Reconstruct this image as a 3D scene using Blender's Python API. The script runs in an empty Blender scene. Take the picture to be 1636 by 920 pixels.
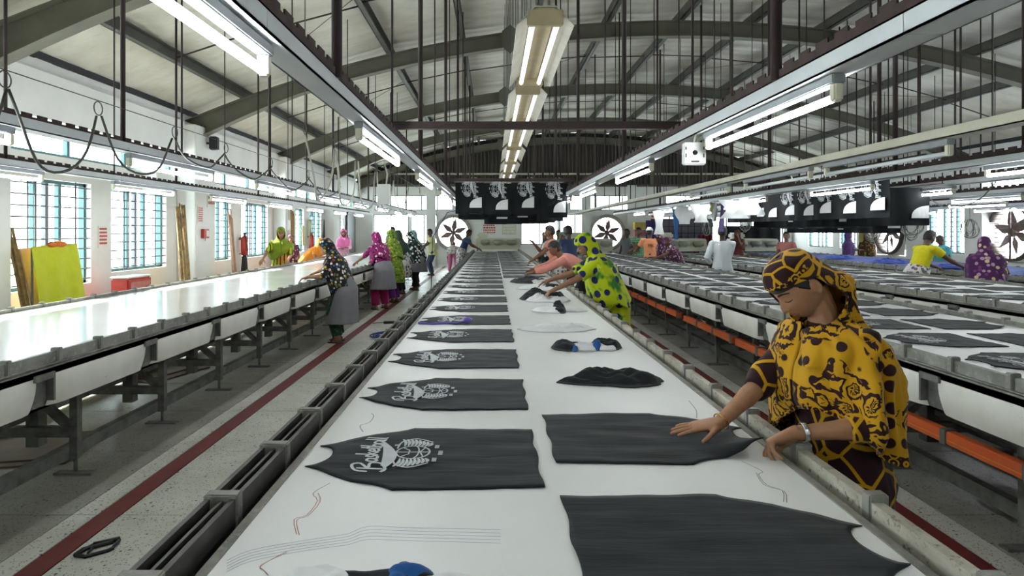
import bpy, bmesh, math, random
from mathutils import Vector, Matrix, Quaternion, noise
random.seed(7)
SC = bpy.context.scene
COL = SC.collection
R = math.radians

# ---------------------------------------------------------------- camera, world, exposure
cd = bpy.data.cameras.new('camera'); cam = bpy.data.objects.new('camera', cd); COL.objects.link(cam)
cam.location = (0, 0, 1.55); cam.rotation_euler = (R(90), 0, 0)
cd.sensor_width = 36; cd.lens = 22.0; cd.shift_x = 0.0189; cd.shift_y = -0.0556
cd.clip_start = 0.05; cd.clip_end = 300
SC.camera = cam
wd = bpy.data.worlds.new('overcast_sky'); SC.world = wd; wd.use_nodes = True
bgn = wd.node_tree.nodes['Background']
bgn.inputs['Color'].default_value = (0.90, 0.96, 1.0, 1); bgn.inputs['Strength'].default_value = 5.5
SC.view_settings.view_transform = 'Standard'; SC.view_settings.look = 'None'
SC.view_settings.gamma = 1.0; SC.view_settings.use_curve_mapping = False
SC.view_settings.exposure = 1.36
TUBE_POWER = 20.0
sun = bpy.data.lights.new('sun', 'SUN'); sun.energy = 20; sun.angle = R(2); sun.color = (1, .95, .85)
sun_o = bpy.data.objects.new('sun', sun); COL.objects.link(sun_o)
sun_o.rotation_euler = Vector((-.74, .08, .67)).to_track_quat('Z', 'Y').to_euler()
try:
    SC.cycles.use_denoising = True
    SC.cycles.max_bounces = 7; SC.cycles.diffuse_bounces = 4; SC.cycles.glossy_bounces = 3
    SC.cycles.transmission_bounces = 4; SC.cycles.transparent_max_bounces = 8
    SC.cycles.sample_clamp_indirect = 6.0; SC.cycles.caustics_reflective = False; SC.cycles.caustics_refractive = False
except Exception:
    pass

# ---------------------------------------------------------------- helpers
class MB:
    def __init__(s): s.v = []; s.f = []; s.sm = []
    def add(s, vs, fs, smooth=False):
        n = len(s.v); s.v += [tuple(p) for p in vs]
        s.f += [tuple(n + i for i in f) for f in fs]; s.sm += [smooth] * len(fs); return s
    def box(s, a, b, bev=0.0):
        x0, y0, z0 = [min(a[i], b[i]) for i in range(3)]; x1, y1, z1 = [max(a[i], b[i]) for i in range(3)]
        if bev <= 0:
            vs = [(x0,y0,z0),(x1,y0,z0),(x1,y1,z0),(x0,y1,z0),(x0,y0,z1),(x1,y0,z1),(x1,y1,z1),(x0,y1,z1)]
            return s.add(vs, [(0,3,2,1),(4,5,6,7),(0,1,5,4),(1,2,6,5),(2,3,7,6),(3,0,4,7)])
        b_ = min(bev, (x1-x0)/2.01, (y1-y0)/2.01, (z1-z0)/2.01)
        bm = bmesh.new(); bmesh.ops.create_cube(bm, size=1)
        for v in bm.verts: v.co = Vector(((v.co.x+.5)*(x1-x0)+x0, (v.co.y+.5)*(y1-y0)+y0, (v.co.z+.5)*(z1-z0)+z0))
        bmesh.ops.bevel(bm, geom=list(bm.edges), offset=b_, segments=2, affect='EDGES')
        bm.verts.index_update()
        s.add([v.co[:] for v in bm.verts], [[v.index for v in f.verts] for f in bm.faces]); bm.free(); return s
    def obox(s, p, q, w, h, up=(0,0,1)):      # bar of section w x h from p to q
        p = Vector(p); q = Vector(q); d = (q-p).normalized(); up = Vector(up)
        if abs(d.dot(up)) > .98: up = Vector((0,1,0))
        sx = d.cross(up).normalized(); uz = sx.cross(d)
        vs = [c + sx*a*w/2 + uz*b*h/2 for c in (p, q) for a, b in ((-1,-1),(1,-1),(1,1),(-1,1))]
        return s.add(vs, [(0,1,2,3),(7,6,5,4),(0,4,5,1),(1,5,6,2),(2,6,7,3),(3,7,4,0)])
    def tube(s, pts, r, n=8, cap=True, smooth=True, rr=None):
        pts = [Vector(p) for p in pts]; m = len(pts)
        rs = rr if rr else [r]*m
        t0 = (pts[1]-pts[0]).normalized()
        a = Vector((0,0,1)) if abs(t0.z) < .9 else Vector((1,0,0))
        u = t0.cross(a).normalized(); vs = []
        for i, p in enumerate(pts):
            t = (pts[min(i+1,m-1)] - pts[max(i-1,0)]).normalized()
            u = (u - t*u.dot(t)).normalized(); w = t.cross(u)
            vs += [p + (u*math.cos(2*math.pi*k/n) + w*math.sin(2*math.pi*k/n))*rs[i] for k in range(n)]
        fs = [(i*n+k, i*n+(k+1)%n, (i+1)*n+(k+1)%n, (i+1)*n+k) for i in range(m-1) for k in range(n)]
        if cap: fs += [tuple(range(n-1,-1,-1)), tuple(range((m-1)*n, m*n))]
        return s.add(vs, fs, smooth)
    def rings(s, rings, cap=True, smooth=True, closed=True):
        n = len(rings[0]); vs = [p for r in rings for p in r]; m = len(rings)
        kk = n if closed else n-1
        fs = [(i*n+k, i*n+(k+1)%n, (i+1)*n+(k+1)%n, (i+1)*n+k) for i in range(m-1) for k in range(kk)]
        if cap and closed: fs += [tuple(range(n-1,-1,-1)), tuple(range((m-1)*n, m*n))]
        return s.add(vs, fs, smooth)
    def ell(s, c, r, rot=None, nu=14, nv=9):
        rs = []
        for i in range(nv):
            a = -math.pi/2*.985 + math.pi*.985*i/(nv-1); 
            ring = [Vector((math.cos(a)*math.cos(2*math.pi*k/nu)*r[0], math.cos(a)*math.sin(2*math.pi*k/nu)*r[1], math.sin(a)*r[2])) for k in range(nu)]
            if rot: ring = [rot @ p for p in ring]
            rs.append([p + Vector(c) for p in ring])
        return s.rings(rs)
    def grid(s, fn, nu, nv, smooth=True):
        vs = [fn(i/nu, j/nv) for j in range(nv+1) for i in range(nu+1)]
        w = nu+1
        return s.add(vs, [(j*w+i, j*w+i+1, (j+1)*w+i+1, (j+1)*w+i) for j in range(nv) for i in range(nu)], smooth)
    def prism(s, pts, z0, z1):                # polygon outline in xy
        n = len(pts)
        vs = [(p[0], p[1], z0) for p in pts] + [(p[0], p[1], z1) for p in pts]
        return s.add(vs, [tuple(range(n-1,-1,-1)), tuple(range(n,2*n))] + [(i,(i+1)%n,n+(i+1)%n,n+i) for i in range(n)])
    def mesh(s, name):
        me = bpy.data.meshes.new(name); me.from_pydata(s.v, [], s.f)
        me.polygons.foreach_set('use_smooth', s.sm); me.update(); return me
    def build(s, name, mat, parent=None, loc=None):
        return link(name, s.mesh(name), mat, parent, loc)

def link(name, me, mat, parent=None, loc=None):
    o = bpy.data.objects.new(name, me); COL.objects.link(o)
    if mat is not None and not me.materials: me.materials.append(mat)
    if parent is not None: o.parent = parent
    if loc is not None: o.location = loc
    return o
def tag(o, label=None, cat=None, group=None, kind=None):
    if label: o['label'] = label
    if cat: o['category'] = cat
    if group: o['group'] = group
    if kind: o['kind'] = kind
    return o
def empty(name, loc=(0,0,0), rz=0.0, label=None, cat=None, group=None):
    o = bpy.data.objects.new(name, None); COL.objects.link(o); o.empty_display_size = .05
    o.location = loc; o.rotation_euler = (0,0,rz); return tag(o, label, cat, group)
def struct(o): o['kind'] = 'structure'; return o
def dup(root, loc=None, rz=None, label=None, group=None):
    r = root.copy(); COL.objects.link(r)
    if loc is not None: r.location = loc
    if rz is not None: r.rotation_euler = (0,0,rz)
    if label: r['label'] = label
    if group: r['group'] = group
    for ch in [o for o in KIDS.get(root.name, [])]:
        c = ch.copy(); COL.objects.link(c); c.parent = r
        for g in KIDS.get(ch.name, []):
            d = g.copy(); COL.objects.link(d); d.parent = c
    return r
KIDS = {}
def learn(root):                                # remembers the children of a prototype for dup()
    KIDS[root.name] = list(root.children)
    for c in root.children: KIDS[c.name] = list(c.children)
    return root
_W = 'first second third fourth fifth sixth seventh eighth ninth tenth eleventh twelfth thirteenth fourteenth fifteenth sixteenth seventeenth eighteenth nineteenth twentieth'.split()
def nth(i):
    if i < 20: return _W[i]
    t = ['twenty', 'thirty', 'forty', 'fifty', 'sixty'][i//10 - 2 + (0 if True else 0)] if i % 10 != 9 else None
    n = i + 1
    tens = {2:'twenty',3:'thirty',4:'forty',5:'fifty',6:'sixty'}[n//10]
    tenth = {2:'twentieth',3:'thirtieth',4:'fortieth',5:'fiftieth',6:'sixtieth'}[n//10]
    return tenth if n % 10 == 0 else tens + '-' + _W[n % 10 - 1]

# ---------------------------------------------------------------- materials
def srgb(h):
    h = h.lstrip('#'); c = [int(h[i:i+2],16)/255 for i in (0,2,4)]
    return tuple(x/12.92 if x <= .04045 else ((x+.055)/1.055)**2.4 for x in c) + (1,)
class NT:
    def __init__(s, name):
        s.m = bpy.data.materials.new(name); s.m.use_nodes = True; s.t = s.m.node_tree
        s.b = s.t.nodes['Principled BSDF']; s._o = None
    def n(s, ty, **kw):
        nd = s.t.nodes.new(ty)
        for k, v in kw.items():
            if k in nd.inputs: nd.inputs[k].default_value = v
            else: setattr(nd, k, v)
        return nd
    def l(s, a, b): s.t.links.new(a, b)
    def co(s, gen='Object'):
        if not s._o: s._o = s.n('ShaderNodeTexCoord')
        return s._o.outputs[gen]
    def map(s, sc=(1,1,1), loc=(0,0,0), rot=(0,0,0), src=None):
        mp = s.n('ShaderNodeMapping'); mp.inputs['Scale'].default_value = sc
        mp.inputs['Location'].default_value = loc; mp.inputs['Rotation'].default_value = rot
        s.l(src or s.co(), mp.inputs['Vector']); return mp.outputs[0]
    def noise(s, scale, detail=4, rough=.55, src=None):
        nd = s.n('ShaderNodeTexNoise', Scale=scale, Detail=detail, Roughness=rough); s.l(src or s.co(), nd.inputs['Vector']); return nd.outputs['Fac']
    def vor(s, scale, feature='F1', src=None, rnd=1.0):
        nd = s.n('ShaderNodeTexVoronoi', Scale=scale, feature=feature, Randomness=rnd); s.l(src or s.co(), nd.inputs['Vector']); return nd.outputs
    def ramp(s, src, stops, interp='LINEAR'):
        r = s.n('ShaderNodeValToRGB'); r.color_ramp.interpolation = interp; e = r.color_ramp.elements
        while len(e) < len(stops): e.new(.5)
        for i, (p, c) in enumerate(stops):
            e[i].position = p; e[i].color = c if len(c) == 4 else tuple(c)+(1,)
        s.l(src, r.inputs[0]); return r.outputs['Color']
    def mix(s, f, a, b, mode='MIX'):
        m = s.n('ShaderNodeMix', data_type='RGBA', blend_type=mode)
        for sock, v in ((m.inputs[0], f), (m.inputs[6], a), (m.inputs[7], b)):
            if isinstance(v, (int, float, tuple)): sock.default_value = v
            else: s.l(v, sock)
        return m.outputs[2]
    def math(s, op, a, b=0.0, c=0.0):
        m = s.n('ShaderNodeMath', operation=op)
        for i, v in enumerate((a, b, c)):
            if isinstance(v, (int, float)): m.inputs[i].default_value = v
            else: s.l(v, m.inputs[i])
        return m.outputs[0]
    def bump(s, h, st=.3, dist=.01):
        b = s.n('ShaderNodeBump', Strength=st, Distance=dist); s.l(h, b.inputs['Height']); s.l(b.outputs[0], s.b.inputs['Normal'])
    def out(s, col=None, rough=.5, metal=0.0, spec=None):
        if col is not None:
            if isinstance(col, tuple): s.b.inputs['Base Color'].default_value = col
            else: s.l(col, s.b.inputs['Base Color'])
        if isinstance(rough, (int, float)): s.b.inputs['Roughness'].default_value = rough
        else: s.l(rough, s.b.inputs['Roughness'])
        s.b.inputs['Metallic'].default_value = metal
        if spec is not None: s.b.inputs['Specular IOR Level'].default_value = spec
        return s.m
W1 = (1,1,1,1); K1 = (0,0,0,1)
_mc = {}
def plain(name, hexc, rough=.5, metal=0.0, vary=.12, scale=6.0, bump=0.0, hex2=None, spec=None):
    if name in _mc: return _mc[name]
    t = NT(name); c = srgb(hexc); c2 = srgb(hex2) if hex2 else tuple(x*(1-vary*2) for x in c[:3])+(1,)
    f = t.noise(scale, 5, .6); col = t.mix(t.ramp(f, [(.35, K1), (.7, W1)]), c, c2)
    if bump: t.bump(t.noise(scale*8, 4), bump, .004)
    _mc[name] = t.out(col, rough, metal, spec); return _mc[name]
def cloth(name, hexc, vary=.1, fold=0.35, rough=.85):
    if name in _mc: return _mc[name]
    t = NT(name); c = srgb(hexc); f = t.noise(9, 4)
    col = t.mix(t.ramp(f, [(.3, K1), (.75, W1)]), c, tuple(x*(1-vary) for x in c[:3])+(1,))
    t.bump(t.noise(14, 3, .5, t.map((1,1,.35))), fold, .03)
    t.b.inputs['Sheen Weight'].default_value = .15
    _mc[name] = t.out(col, rough, 0, .2); return _mc[name]
def emis(name, col, st):
    t = NT(name); t.b.inputs['Emission Color'].default_value = col; t.b.inputs['Emission Strength'].default_value = st
    return t.out((.9,.9,.9,1), .4)

M = {}
M['wall'] = plain('white_wall_paint', '#e6e5e3', .75, vary=.05, scale=1.2)
M['wall_low'] = plain('scuffed_wall_paint', '#dcdad6', .8, vary=.08, scale=2)
M['steel_green'] = plain('grey_green_painted_steel', '#6b685a', .6, vary=.12, scale=2.5)
M['steel_dark'] = plain('dark_purlin_steel', '#55544c', .6, vary=.2, scale=3)
M['brown'] = plain('brown_primer_steel', '#3a2a29', .65, vary=.25, scale=8)
M['brown_rust'] = plain('rusty_brown_angle', '#463230', .75, vary=.3, scale=14, hex2='#2d2221')
M['duct'] = plain('white_duct_paint', '#d9dde0', .4, vary=.06, scale=3)
M['beige'] = plain('beige_rail_paint', '#c3c0ac', .5, vary=.12, scale=4)
M['reflector'] = plain('aged_reflector_enamel', '#bdbba6', .45, vary=.15, scale=5)
M['tube'] = emis('lit_fluorescent_tube', (.93,.97,1.0,1), TUBE_POWER)
M['tube_off'] = plain('unlit_fluorescent_tube', '#dfe3e4', .2, vary=.02)
M['endcap'] = plain('cream_lamp_holder', '#dcd8c0', .4, vary=.04)
M['cream'] = plain('cream_machine_paint', '#cfcfb9', .4, vary=.06, scale=2)
M['black'] = plain('black_plastic', '#1c1c1e', .45, vary=.1)
M['gasket'] = plain('dark_rubber', '#26272a', .7, vary=.1)
M['wire'] = plain('grey_cable_sheath', '#54554f', .5, vary=.1)
M['wire_white'] = plain('white_cable_sheath', '#b9b8ab', .5, vary=.08)
M['win_frame'] = plain('teal_window_frame', '#3f6668', .45, vary=.1)
M['win_frame2'] = plain('grey_window_frame', '#66666e', .45, vary=.1)
M['grille'] = plain('grey_window_grille', '#5f6468', .5, vary=.1)
M['red'] = plain('red_enamel', '#b3342f', .4, vary=.08)
M['orange'] = plain('orange_duct_plastic', '#d8622f', .45, vary=.1, scale=3)
M['silver'] = plain('silver_metal', '#c9c9c9', .25, .9, vary=.05)
M['gold'] = plain('gold_metal', '#c9983f', .25, .9, vary=.05)
M['wood'] = plain('weathered_wood', '#8d7f5f', .8, vary=.25, scale=9)
M['white_plastic'] = plain('white_plastic', '#e2e2de', .35, vary=.03)
M['grey_fan'] = plain('fan_ring_concrete', '#a9a49d', .75, vary=.12)
M['blade'] = plain('dusty_fan_blade', '#7a6763', .7, vary=.2)
M['paper'] = plain('printed_paper', '#e3ddd5', .7, vary=.05)

t = NT('grey_painted_table_steel')
f = t.noise(5, 6, .7); g = t.noise(30, 4, .7)
c = t.mix(t.ramp(f, [(.35, K1), (.7, W1)]), srgb('#8f8e86'), srgb('#62615b'))
c = t.mix(t.ramp(g, [(.55, K1), (.72, (.6,.6,.6,1))]), c, srgb('#b6b2a6'))
M['table_steel'] = t.out(c, .5, .2)
t = NT('worn_pale_rail')
f = t.noise(4, 6, .7, t.map((1,.35,1))); g = t.noise(45, 5, .75)
c = t.mix(t.ramp(f, [(.3, K1), (.6, W1)]), srgb('#c9c5b6'), srgb('#8d8777'))
c = t.mix(t.ramp(g, [(.56, K1), (.66, W1)]), c, srgb('#574f45'))
t.bump(g, .3, .003)
M['rail_pale'] = t.out(c, .6, .05)
M['leg_steel'] = plain('dark_leg_steel', '#73746e', .6, vary=.3, scale=7, hex2='#44443f')

def table_white(name, rough, tint):
    t = NT(name); f = t.noise(1.1, 5, .6); g = t.noise(14, 6, .75)
    c = t.mix(t.ramp(f, [(.3, K1), (.75, W1)]), srgb(tint), tuple(x*.90 for x in srgb(tint)[:3])+(1,))
    c = t.mix(t.ramp(g, [(.62, K1), (.8, (.35,.35,.35,1))]), c, srgb('#b9b5ac'))
    rr = t.math('MULTIPLY_ADD', f, .22, rough-.08)
    return t.out(c, rr, 0, .5)
M['top'] = table_white('white_laminated_table_top', .38, '#e3e4e1')
M['top_gloss'] = table_white('glossy_white_table_top', .12, '#e8eae9')
t = NT('soiled_white_skirt_sheet')
f = t.noise(2.0, 5, .6); g = t.noise(20, 5, .8)
c = t.mix(t.ramp(f, [(.4, K1), (.75, W1)]), srgb('#dcdbd3'), srgb('#c2beb2'))
c = t.mix(t.ramp(g, [(.66, K1), (.72, W1)]), c, srgb('#8b8578'))
M['skirt'] = t.out(c, .5)
# terrazzo
def terrazzo(name, base, dirt, chip):
    t = NT(name); co = t.map((1,1,1))
    v = t.vor(60, 'F1', co); v2 = t.vor(24, 'F1', co)
    n1 = t.noise(1.6, 5, .65, co); n2 = t.noise(30, 3, .6, co)
    c = t.mix(t.ramp(n1, [(.35, K1), (.7, W1)]), srgb(base), srgb(dirt))
    c = t.mix(t.math('MULTIPLY', n2, .25), c, srgb('#8e8b80'))
    c = t.mix(t.ramp(v['Distance'], [(.20, W1), (.26, K1)]), c, srgb(chip))
    sel = t.ramp(t.noise(9, 2, .5, co), [(.5, K1), (.56, W1)])
    c = t.mix(t.math('MULTIPLY', t.ramp(v2['Distance'], [(.16, W1), (.21, K1)]), sel), c, srgb('#33332f'))
    rr = t.math('MULTIPLY_ADD', n1, .3, .22)
    return t.out(c, rr, 0, .5)
M['terrazzo'] = terrazzo('pale_terrazzo', '#d3d4cb', '#b6b6aa', '#5b5b55')
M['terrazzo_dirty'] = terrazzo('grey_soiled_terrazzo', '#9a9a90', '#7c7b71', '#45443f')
M['red_line'] = plain('red_floor_line_paint', '#6f2a28', .5, vary=.12, scale=10)
M['joint'] = plain('dark_floor_joint', '#55534c', .8)
# roof lining
t = NT('quilted_roof_lining')
co = t.co(); w = t.n('ShaderNodeTexWave', Scale=1.0, Distortion=1.2, Detail=2.0); w.bands_direction = 'Y'
w.inputs['Scale'].default_value = .8; t.l(co, w.inputs['Vector'])
f = t.noise(.9, 5, .6); g = t.noise(7, 4, .6, t.map((.5,3,1)))
c = t.mix(t.ramp(f, [(.35, K1), (.75, W1)]), srgb('#d3cfc3'), srgb('#b5ae9c'))
c = t.mix(t.ramp(g, [(.58, K1), (.78, (.5,.5,.5,1))]), c, srgb('#8b8069'))
t.bump(w.outputs['Fac'], .5, .05)
M['roof'] = t.out(c, .7)
t = NT('brown_ribbed_sheet'); f = t.noise(3, 4); M['gable'] = t.out(t.mix(f, srgb('#4c443e'), srgb('#3a3430')), .55)
# window glass, faint and clear
t = NT('window_glass'); tr = t.n('ShaderNodeBsdfTransparent'); tr.inputs[0].default_value = (.93,.98,.97,1)
gl = t.n('ShaderNodeBsdfGlossy', Roughness=.05); mx = t.n('ShaderNodeMixShader'); mx.inputs[0].default_value = .07
t.l(tr.outputs[0], mx.inputs[1]); t.l(gl.outputs[0], mx.inputs[2]); t.l(mx.outputs[0], t.t.nodes['Material Output'].inputs[0])
M['glass'] = t.m

# ---------------------------------------------------------------- room shell
XL, XR, YN, YF = -6.0, 13.2, -3.0, 27.5
XC, ZC, RC = 3.6, 5.85, 24.6
def roof_z(x): return ZC - RC + math.sqrt(RC*RC - (x-XC)**2)
# floor: dark joint bed with pale and grey terrazzo panels laid on it
fl = struct(MB().box((XL,YN,-.15),(XR,YF,-.006)).build('floor', M['joint']))
ROW = [3.42 + k*.985 for k in range(-4, 25)]
ROW = [r for r in ROW if r > -.6] + [YF]
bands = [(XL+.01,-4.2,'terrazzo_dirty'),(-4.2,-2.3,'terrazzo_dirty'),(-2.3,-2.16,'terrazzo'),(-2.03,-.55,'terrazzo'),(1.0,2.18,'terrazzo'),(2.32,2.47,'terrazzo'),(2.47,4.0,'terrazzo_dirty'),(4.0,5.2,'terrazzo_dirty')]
gap = .006
for (a, b, mk) in bands:
    for j in range(len(ROW)-1):
        o = MB().box((a+gap/2, ROW[j]+gap/2, -.006), (b-gap/2, ROW[j+1]-gap/2, 0)).build('floor_panel', M[mk], fl)
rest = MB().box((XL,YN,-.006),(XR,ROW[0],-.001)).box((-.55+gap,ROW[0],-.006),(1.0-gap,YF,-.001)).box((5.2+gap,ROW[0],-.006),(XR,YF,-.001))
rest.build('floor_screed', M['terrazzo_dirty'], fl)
MB().box((-2.155,ROW[0],-.006),(-2.035,YF,.0006)).build('red_floor_line', M['red_line'], fl)
MB().box((2.185,ROW[0],-.006),(2.315,YF,.0006)).build('red_floor_line', M['red_line'], fl)
for (x0,x1,y0,y1) in ((-1.32,-1.17,4.6,4.95),(-1.36,-1.22,5.35,5.42),(-1.2,-1.1,5.3,5.36)):
    MB().add([(x0,y0,.0012),(x1,y0+.03,.0012),(x1+.06,y1,.0012),(x0+.05,y1-.02,.0012)],[(0,1,2,3)]).build('red_paint_mark', M['red_line'], fl)

def wall_x(name, x0, x1, ya, yb, za, zb, holes, mat):       # wall in a plane of constant x with holes (y0,y1,z0,z1)
    ys = sorted({ya, yb} | {h[0] for h in holes} | {h[1] for h in holes})
    zs = sorted({za, zb} | {h[2] for h in holes} | {h[3] for h in holes})
    m = MB()
    for i in range(len(ys)-1):
        j = 0
        while j < len(zs)-1:
            cy = (ys[i]+ys[i+1])/2
            solid = lambda jj: not any(h[0] < cy < h[1] and h[2] < (zs[jj]+zs[jj+1])/2 < h[3] for h in holes)
            if solid(j):
                k = j
                while k+1 < len(zs)-1 and solid(k+1): k += 1
                m.box((x0,ys[i],zs[j]),(x1,ys[i+1],zs[k+1])); j = k+1
            else: j += 1
    return m
LW = [(-2.2,-.4,.9,2.25),(.4,2.2,.9,2.25),(3.2,5.0,.9,2.25),(5.4,6.7,.9,2.25),(7.75,9.35,.78,2.25),(9.85,11.5,.9,2.25),(13.05,14.35,.9,2.25),(14.95,16.7,.9,2.25),(18.3,19.9,.9,2.25),(20.5,21.9,.9,2.25),(23.4,25.0,.9,2.25)]
LC = [(-2.4,1.6,2.58,3.0),(2.3,6.7,2.58,3.0),(7.6,11.8,2.58,3.0),(12.9,17.0,2.58,3.0),(18.2,22.1,2.58,3.0),(23.3,27.0,2.58,3.0)]
wl = struct(wall_x('wall_left', XL-.25, XL, YN, YF, 0, 4.12, LW+LC, M['wall']).build('wall_left', M['wall']))
MB().box((XL,YN,3.02),(XL+.14,YF,3.64), .01).build('ring_beam', M['wall'], wl)
for y in (1.9,7.1,12.3,17.5,22.7):
    hw_ = .24 if y == 7.1 else .42
    MB().box((XL,y-hw_,0),(XL+.36,y+hw_,3.58), .015).build('pier', M['wall'], wl)
RW = [(-2,-.4,.9,2.3),(.6,2.6,.9,2.3),(3.8,5.8,.9,2.3),(7.9,9.9,.9,2.3),(10.4,12.0,.9,2.3),(12.8,14.6,.9,2.3),(17.3,19.0,.9,2.3),(22.2,23.8,.9,2.3),(24.3,26.2,.9,2.3)]
FANR = [(15.1,16.6,.75,2.25),(20.0,21.5,.75,2.25)]
RC2 = [(1,6,2.58,3.0),(7.6,12,2.58,3.0),(13,17,2.58,3.0),(18.2,22,2.58,3.0)]
wr = struct(wall_x('wall_right', XR, XR+.25, YN, YF, 0, 4.12, RW+RC2+FANR, M['wall']).build('wall_right', M['wall']))
for y in (1.9,7.1,12.3,17.5-.75,22.7-.9):
    MB().box((XR-.36,y-.3,0),(XR,y+.3,3.58), .015).build('pier', M['wall'], wr)
# far wall (constant y): reuse wall_x with axes swapped
FW = [(-5.25,-3.7,1.0,2.28),(-3.6,-2.45,1.0,2.28),(1.25,2.9,.95,2.3),(2.95,4.3,.95,2.3),(7.3,8.3,1.0,2.2),(9.6,11.0,1.0,2.2),(11.4,12.8,1.0,2.2)]
FC = [(-5.2,-1.75,2.46,3.12),(3.4,6.3,2.46,3.12),(7.6,9.4,2.46,3.12),(10,12.6,2.46,3.12)]
FANS = [(-2.43,-1.03,.75,2.2),(4.32,5.72,.75,2.2)]
m = wall_x('', 0, 0, XL, XR, 0, 3.58, FW+FC+FANS, None)
m2 = wall_x('', YF, YF+.25, XL, XR, 0, 3.58, FW+FC+FANS, None)
m2.v = [(y, x, z) for (x, y, z) in m2.v]; m2.f = [tuple(reversed(f)) for f in m2.f]
wf = struct(m2.build('wall_far', M['wall']))
for x in (-2.9+.2, 4.1, 6.1, 9.3):
    MB().box((x-.2,YF-.12,0),(x+.2,YF,3.56), .01).build('pier', M['wall'], wf)
wn = struct(MB().box((XL-.25,YN-.25,0),(XR+.25,YN,5.9)).build('wall_near', M['wall']))
# ribbed gable: overlapping profiled sheets, about one metre each
gb = struct(MB().box((XL,YF+.16,3.56),(XR,YF+.2,4.0)).build('wall_gable', M['gable']))
x = XL
while x < XR-.05:
    x1 = min(x+.96, XR); m = MB(); n = 6; pts = []
    for k in range(n):
        a = x + (x1-x)*k/n; w_ = (x1-x)/n
        pts += [(a, 0), (a+w_*.18, -.05), (a+w_*.62, -.05), (a+w_*.8, 0)]
    pts.append((x1, 0))
    vs = []
    for (px_, dy) in pts: vs += [(px_, YF+.1+dy, 3.56), (px_, YF+.1+dy, roof_z(px_)+.02)]
    m.add(vs, [(2*i, 2*i+2, 2*i+3, 2*i+1) for i in range(len(pts)-1)])
    m.build('ribbed_sheet', M['gable'], gb); x = x1
MB().box((XL+.1,YF-.06,4.02),(XR-.1,YF+.02,4.09)).build('gable_girt', M['beige'], gb)
MB().box((XL,YF-.05,3.5),(XR,YF+.03,3.6)).build('gable_sill', M['steel_dark'], gb)
MB().box((6.9,YF-.1,3.6),(7.1,YF+.0,5.4)).build('gable_post', M['steel_green'], gb)

# roof: rafters, purlins, lining panels
RAF = [-3.0,1.9,7.1,12.3,17.5,22.7,27.35]
PUR = [-4.9+1.43*k for k in range(13)]
ce = struct(MB().box((XL-.25,YN,roof_z(XL)+.05),(XL,YF,roof_z(XL)+.12)).build('ceiling', M['roof']))
xs = [XL-.25]+PUR+[XR+.25]
for j in range(len(RAF)-1):
    for i in range(len(xs)-1):
        x0, x1, y0, y1 = xs[i], xs[i+1], RAF[j], RAF[j+1]+(.3 if j == len(RAF)-2 else 0)
        def fn(u, v, x0=x0, x1=x1, y0=y0, y1=y1):
            x_ = x0+(x1-x0)*u; y_ = y0+(y1-y0)*v
            sag = -.035*math.sin(math.pi*u) + .045*abs(math.sin(v*math.pi*5))**.7
            return (x_, y_, roof_z(x_)+.02+sag+.02*noise.noise((x_*1.3,y_*1.3,3)))
        m = MB().grid(fn, 6, 40); m.f = [tuple(reversed(f)) for f in m.f]
        m.build('ceiling_panel', M['roof'], ce)
for i, x in enumerate(PUR):
    z = roof_z(x); m = MB()
    m.box((x-.035,YN,z-.19),(x-.02,YF,z)).box((x-.035,YN,z-.012),(x+.06,YF,z)).box((x-.035,YN,z-.19),(x+.06,YF,z-.178))
    struct(m.build('purlin', M['steel_dark']))
for j, y in enumerate(RAF[1:]):
    m = MB(); n = 44; rs = []
    for k in range(n+1):
        x = XL + (XR-XL)*k/n
        e = min(k, n-k)/n; dp = .30 + .16*max(0, 1-e*9)
        zt = roof_z(x)-.19; zb = zt-dp; w = .10
        rs.append([(x,y-w,zt),(x,y+w,zt),(x,y+w,zt-.014),(x,y+.006,zt-.014),(x,y+.006,zb+.014),(x,y+w,zb+.014),(x,y+w,zb),(x,y-w,zb),(x,y-w,zb+.014),(x,y-.006,zb+.014),(x,y-.006,zt-.014),(x,y-w,zt-.014)])
    m.rings(rs, True, False)
    ra = struct(m.build('rafter', M['steel_green']))
    for xx in (.34, 6.9):
        zt = roof_z(xx)-.19
        MB().prism([(0,-.13),(.13,0),(.13,.3),(0,.43),(-.13,.3),(-.13,0)], -.012, .012)
        p = MB(); pts = [(xx-.16,zt-.3),(xx,zt-.44),(xx+.16,zt-.3),(xx+.16,zt),(xx,zt+.13),(xx-.16,zt)]
        p.add([(a,y-.115,b) for a,b in pts]+[(a,y-.095,b) for a,b in pts], [tuple(range(5,-1,-1)),tuple(range(6,12))]+[(i,(i+1)%6,6+(i+1)%6,6+i) for i in range(6)])
        p.build('splice_plate', M['steel_green'], ra)
    if j < 5:                                     # sag rods between purlins in the middle of each bay
        for i in range(len(PUR)-1):
            xa, xb = PUR[i], PUR[i+1]; yy = y+2.6+(.12 if i % 2 else 0)
            MB().tube([(xa,yy,roof_z(xa)-.1),(xb,yy,roof_z(xb)-.1)], .013, 6).build('sag_rod', M['brown'], ra)
            if i % 3 == 1: MB().tube([(xa,yy+.9,roof_z(xa)-.16),(xb,yy-.5,roof_z(xb)-.16)], .005, 5).build('sag_rod', M['brown'], ra)
for y in RAF[1:]:
    for s, xx in ((1, XL), (-1, XR)):
        m = MB(); m.box((min(xx,xx+s*.36),y-.12,3.58),(max(xx,xx+s*.36),y+.12,3.62)); struct(m.build('trim_rafter_seat', M['steel_dark']))

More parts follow.
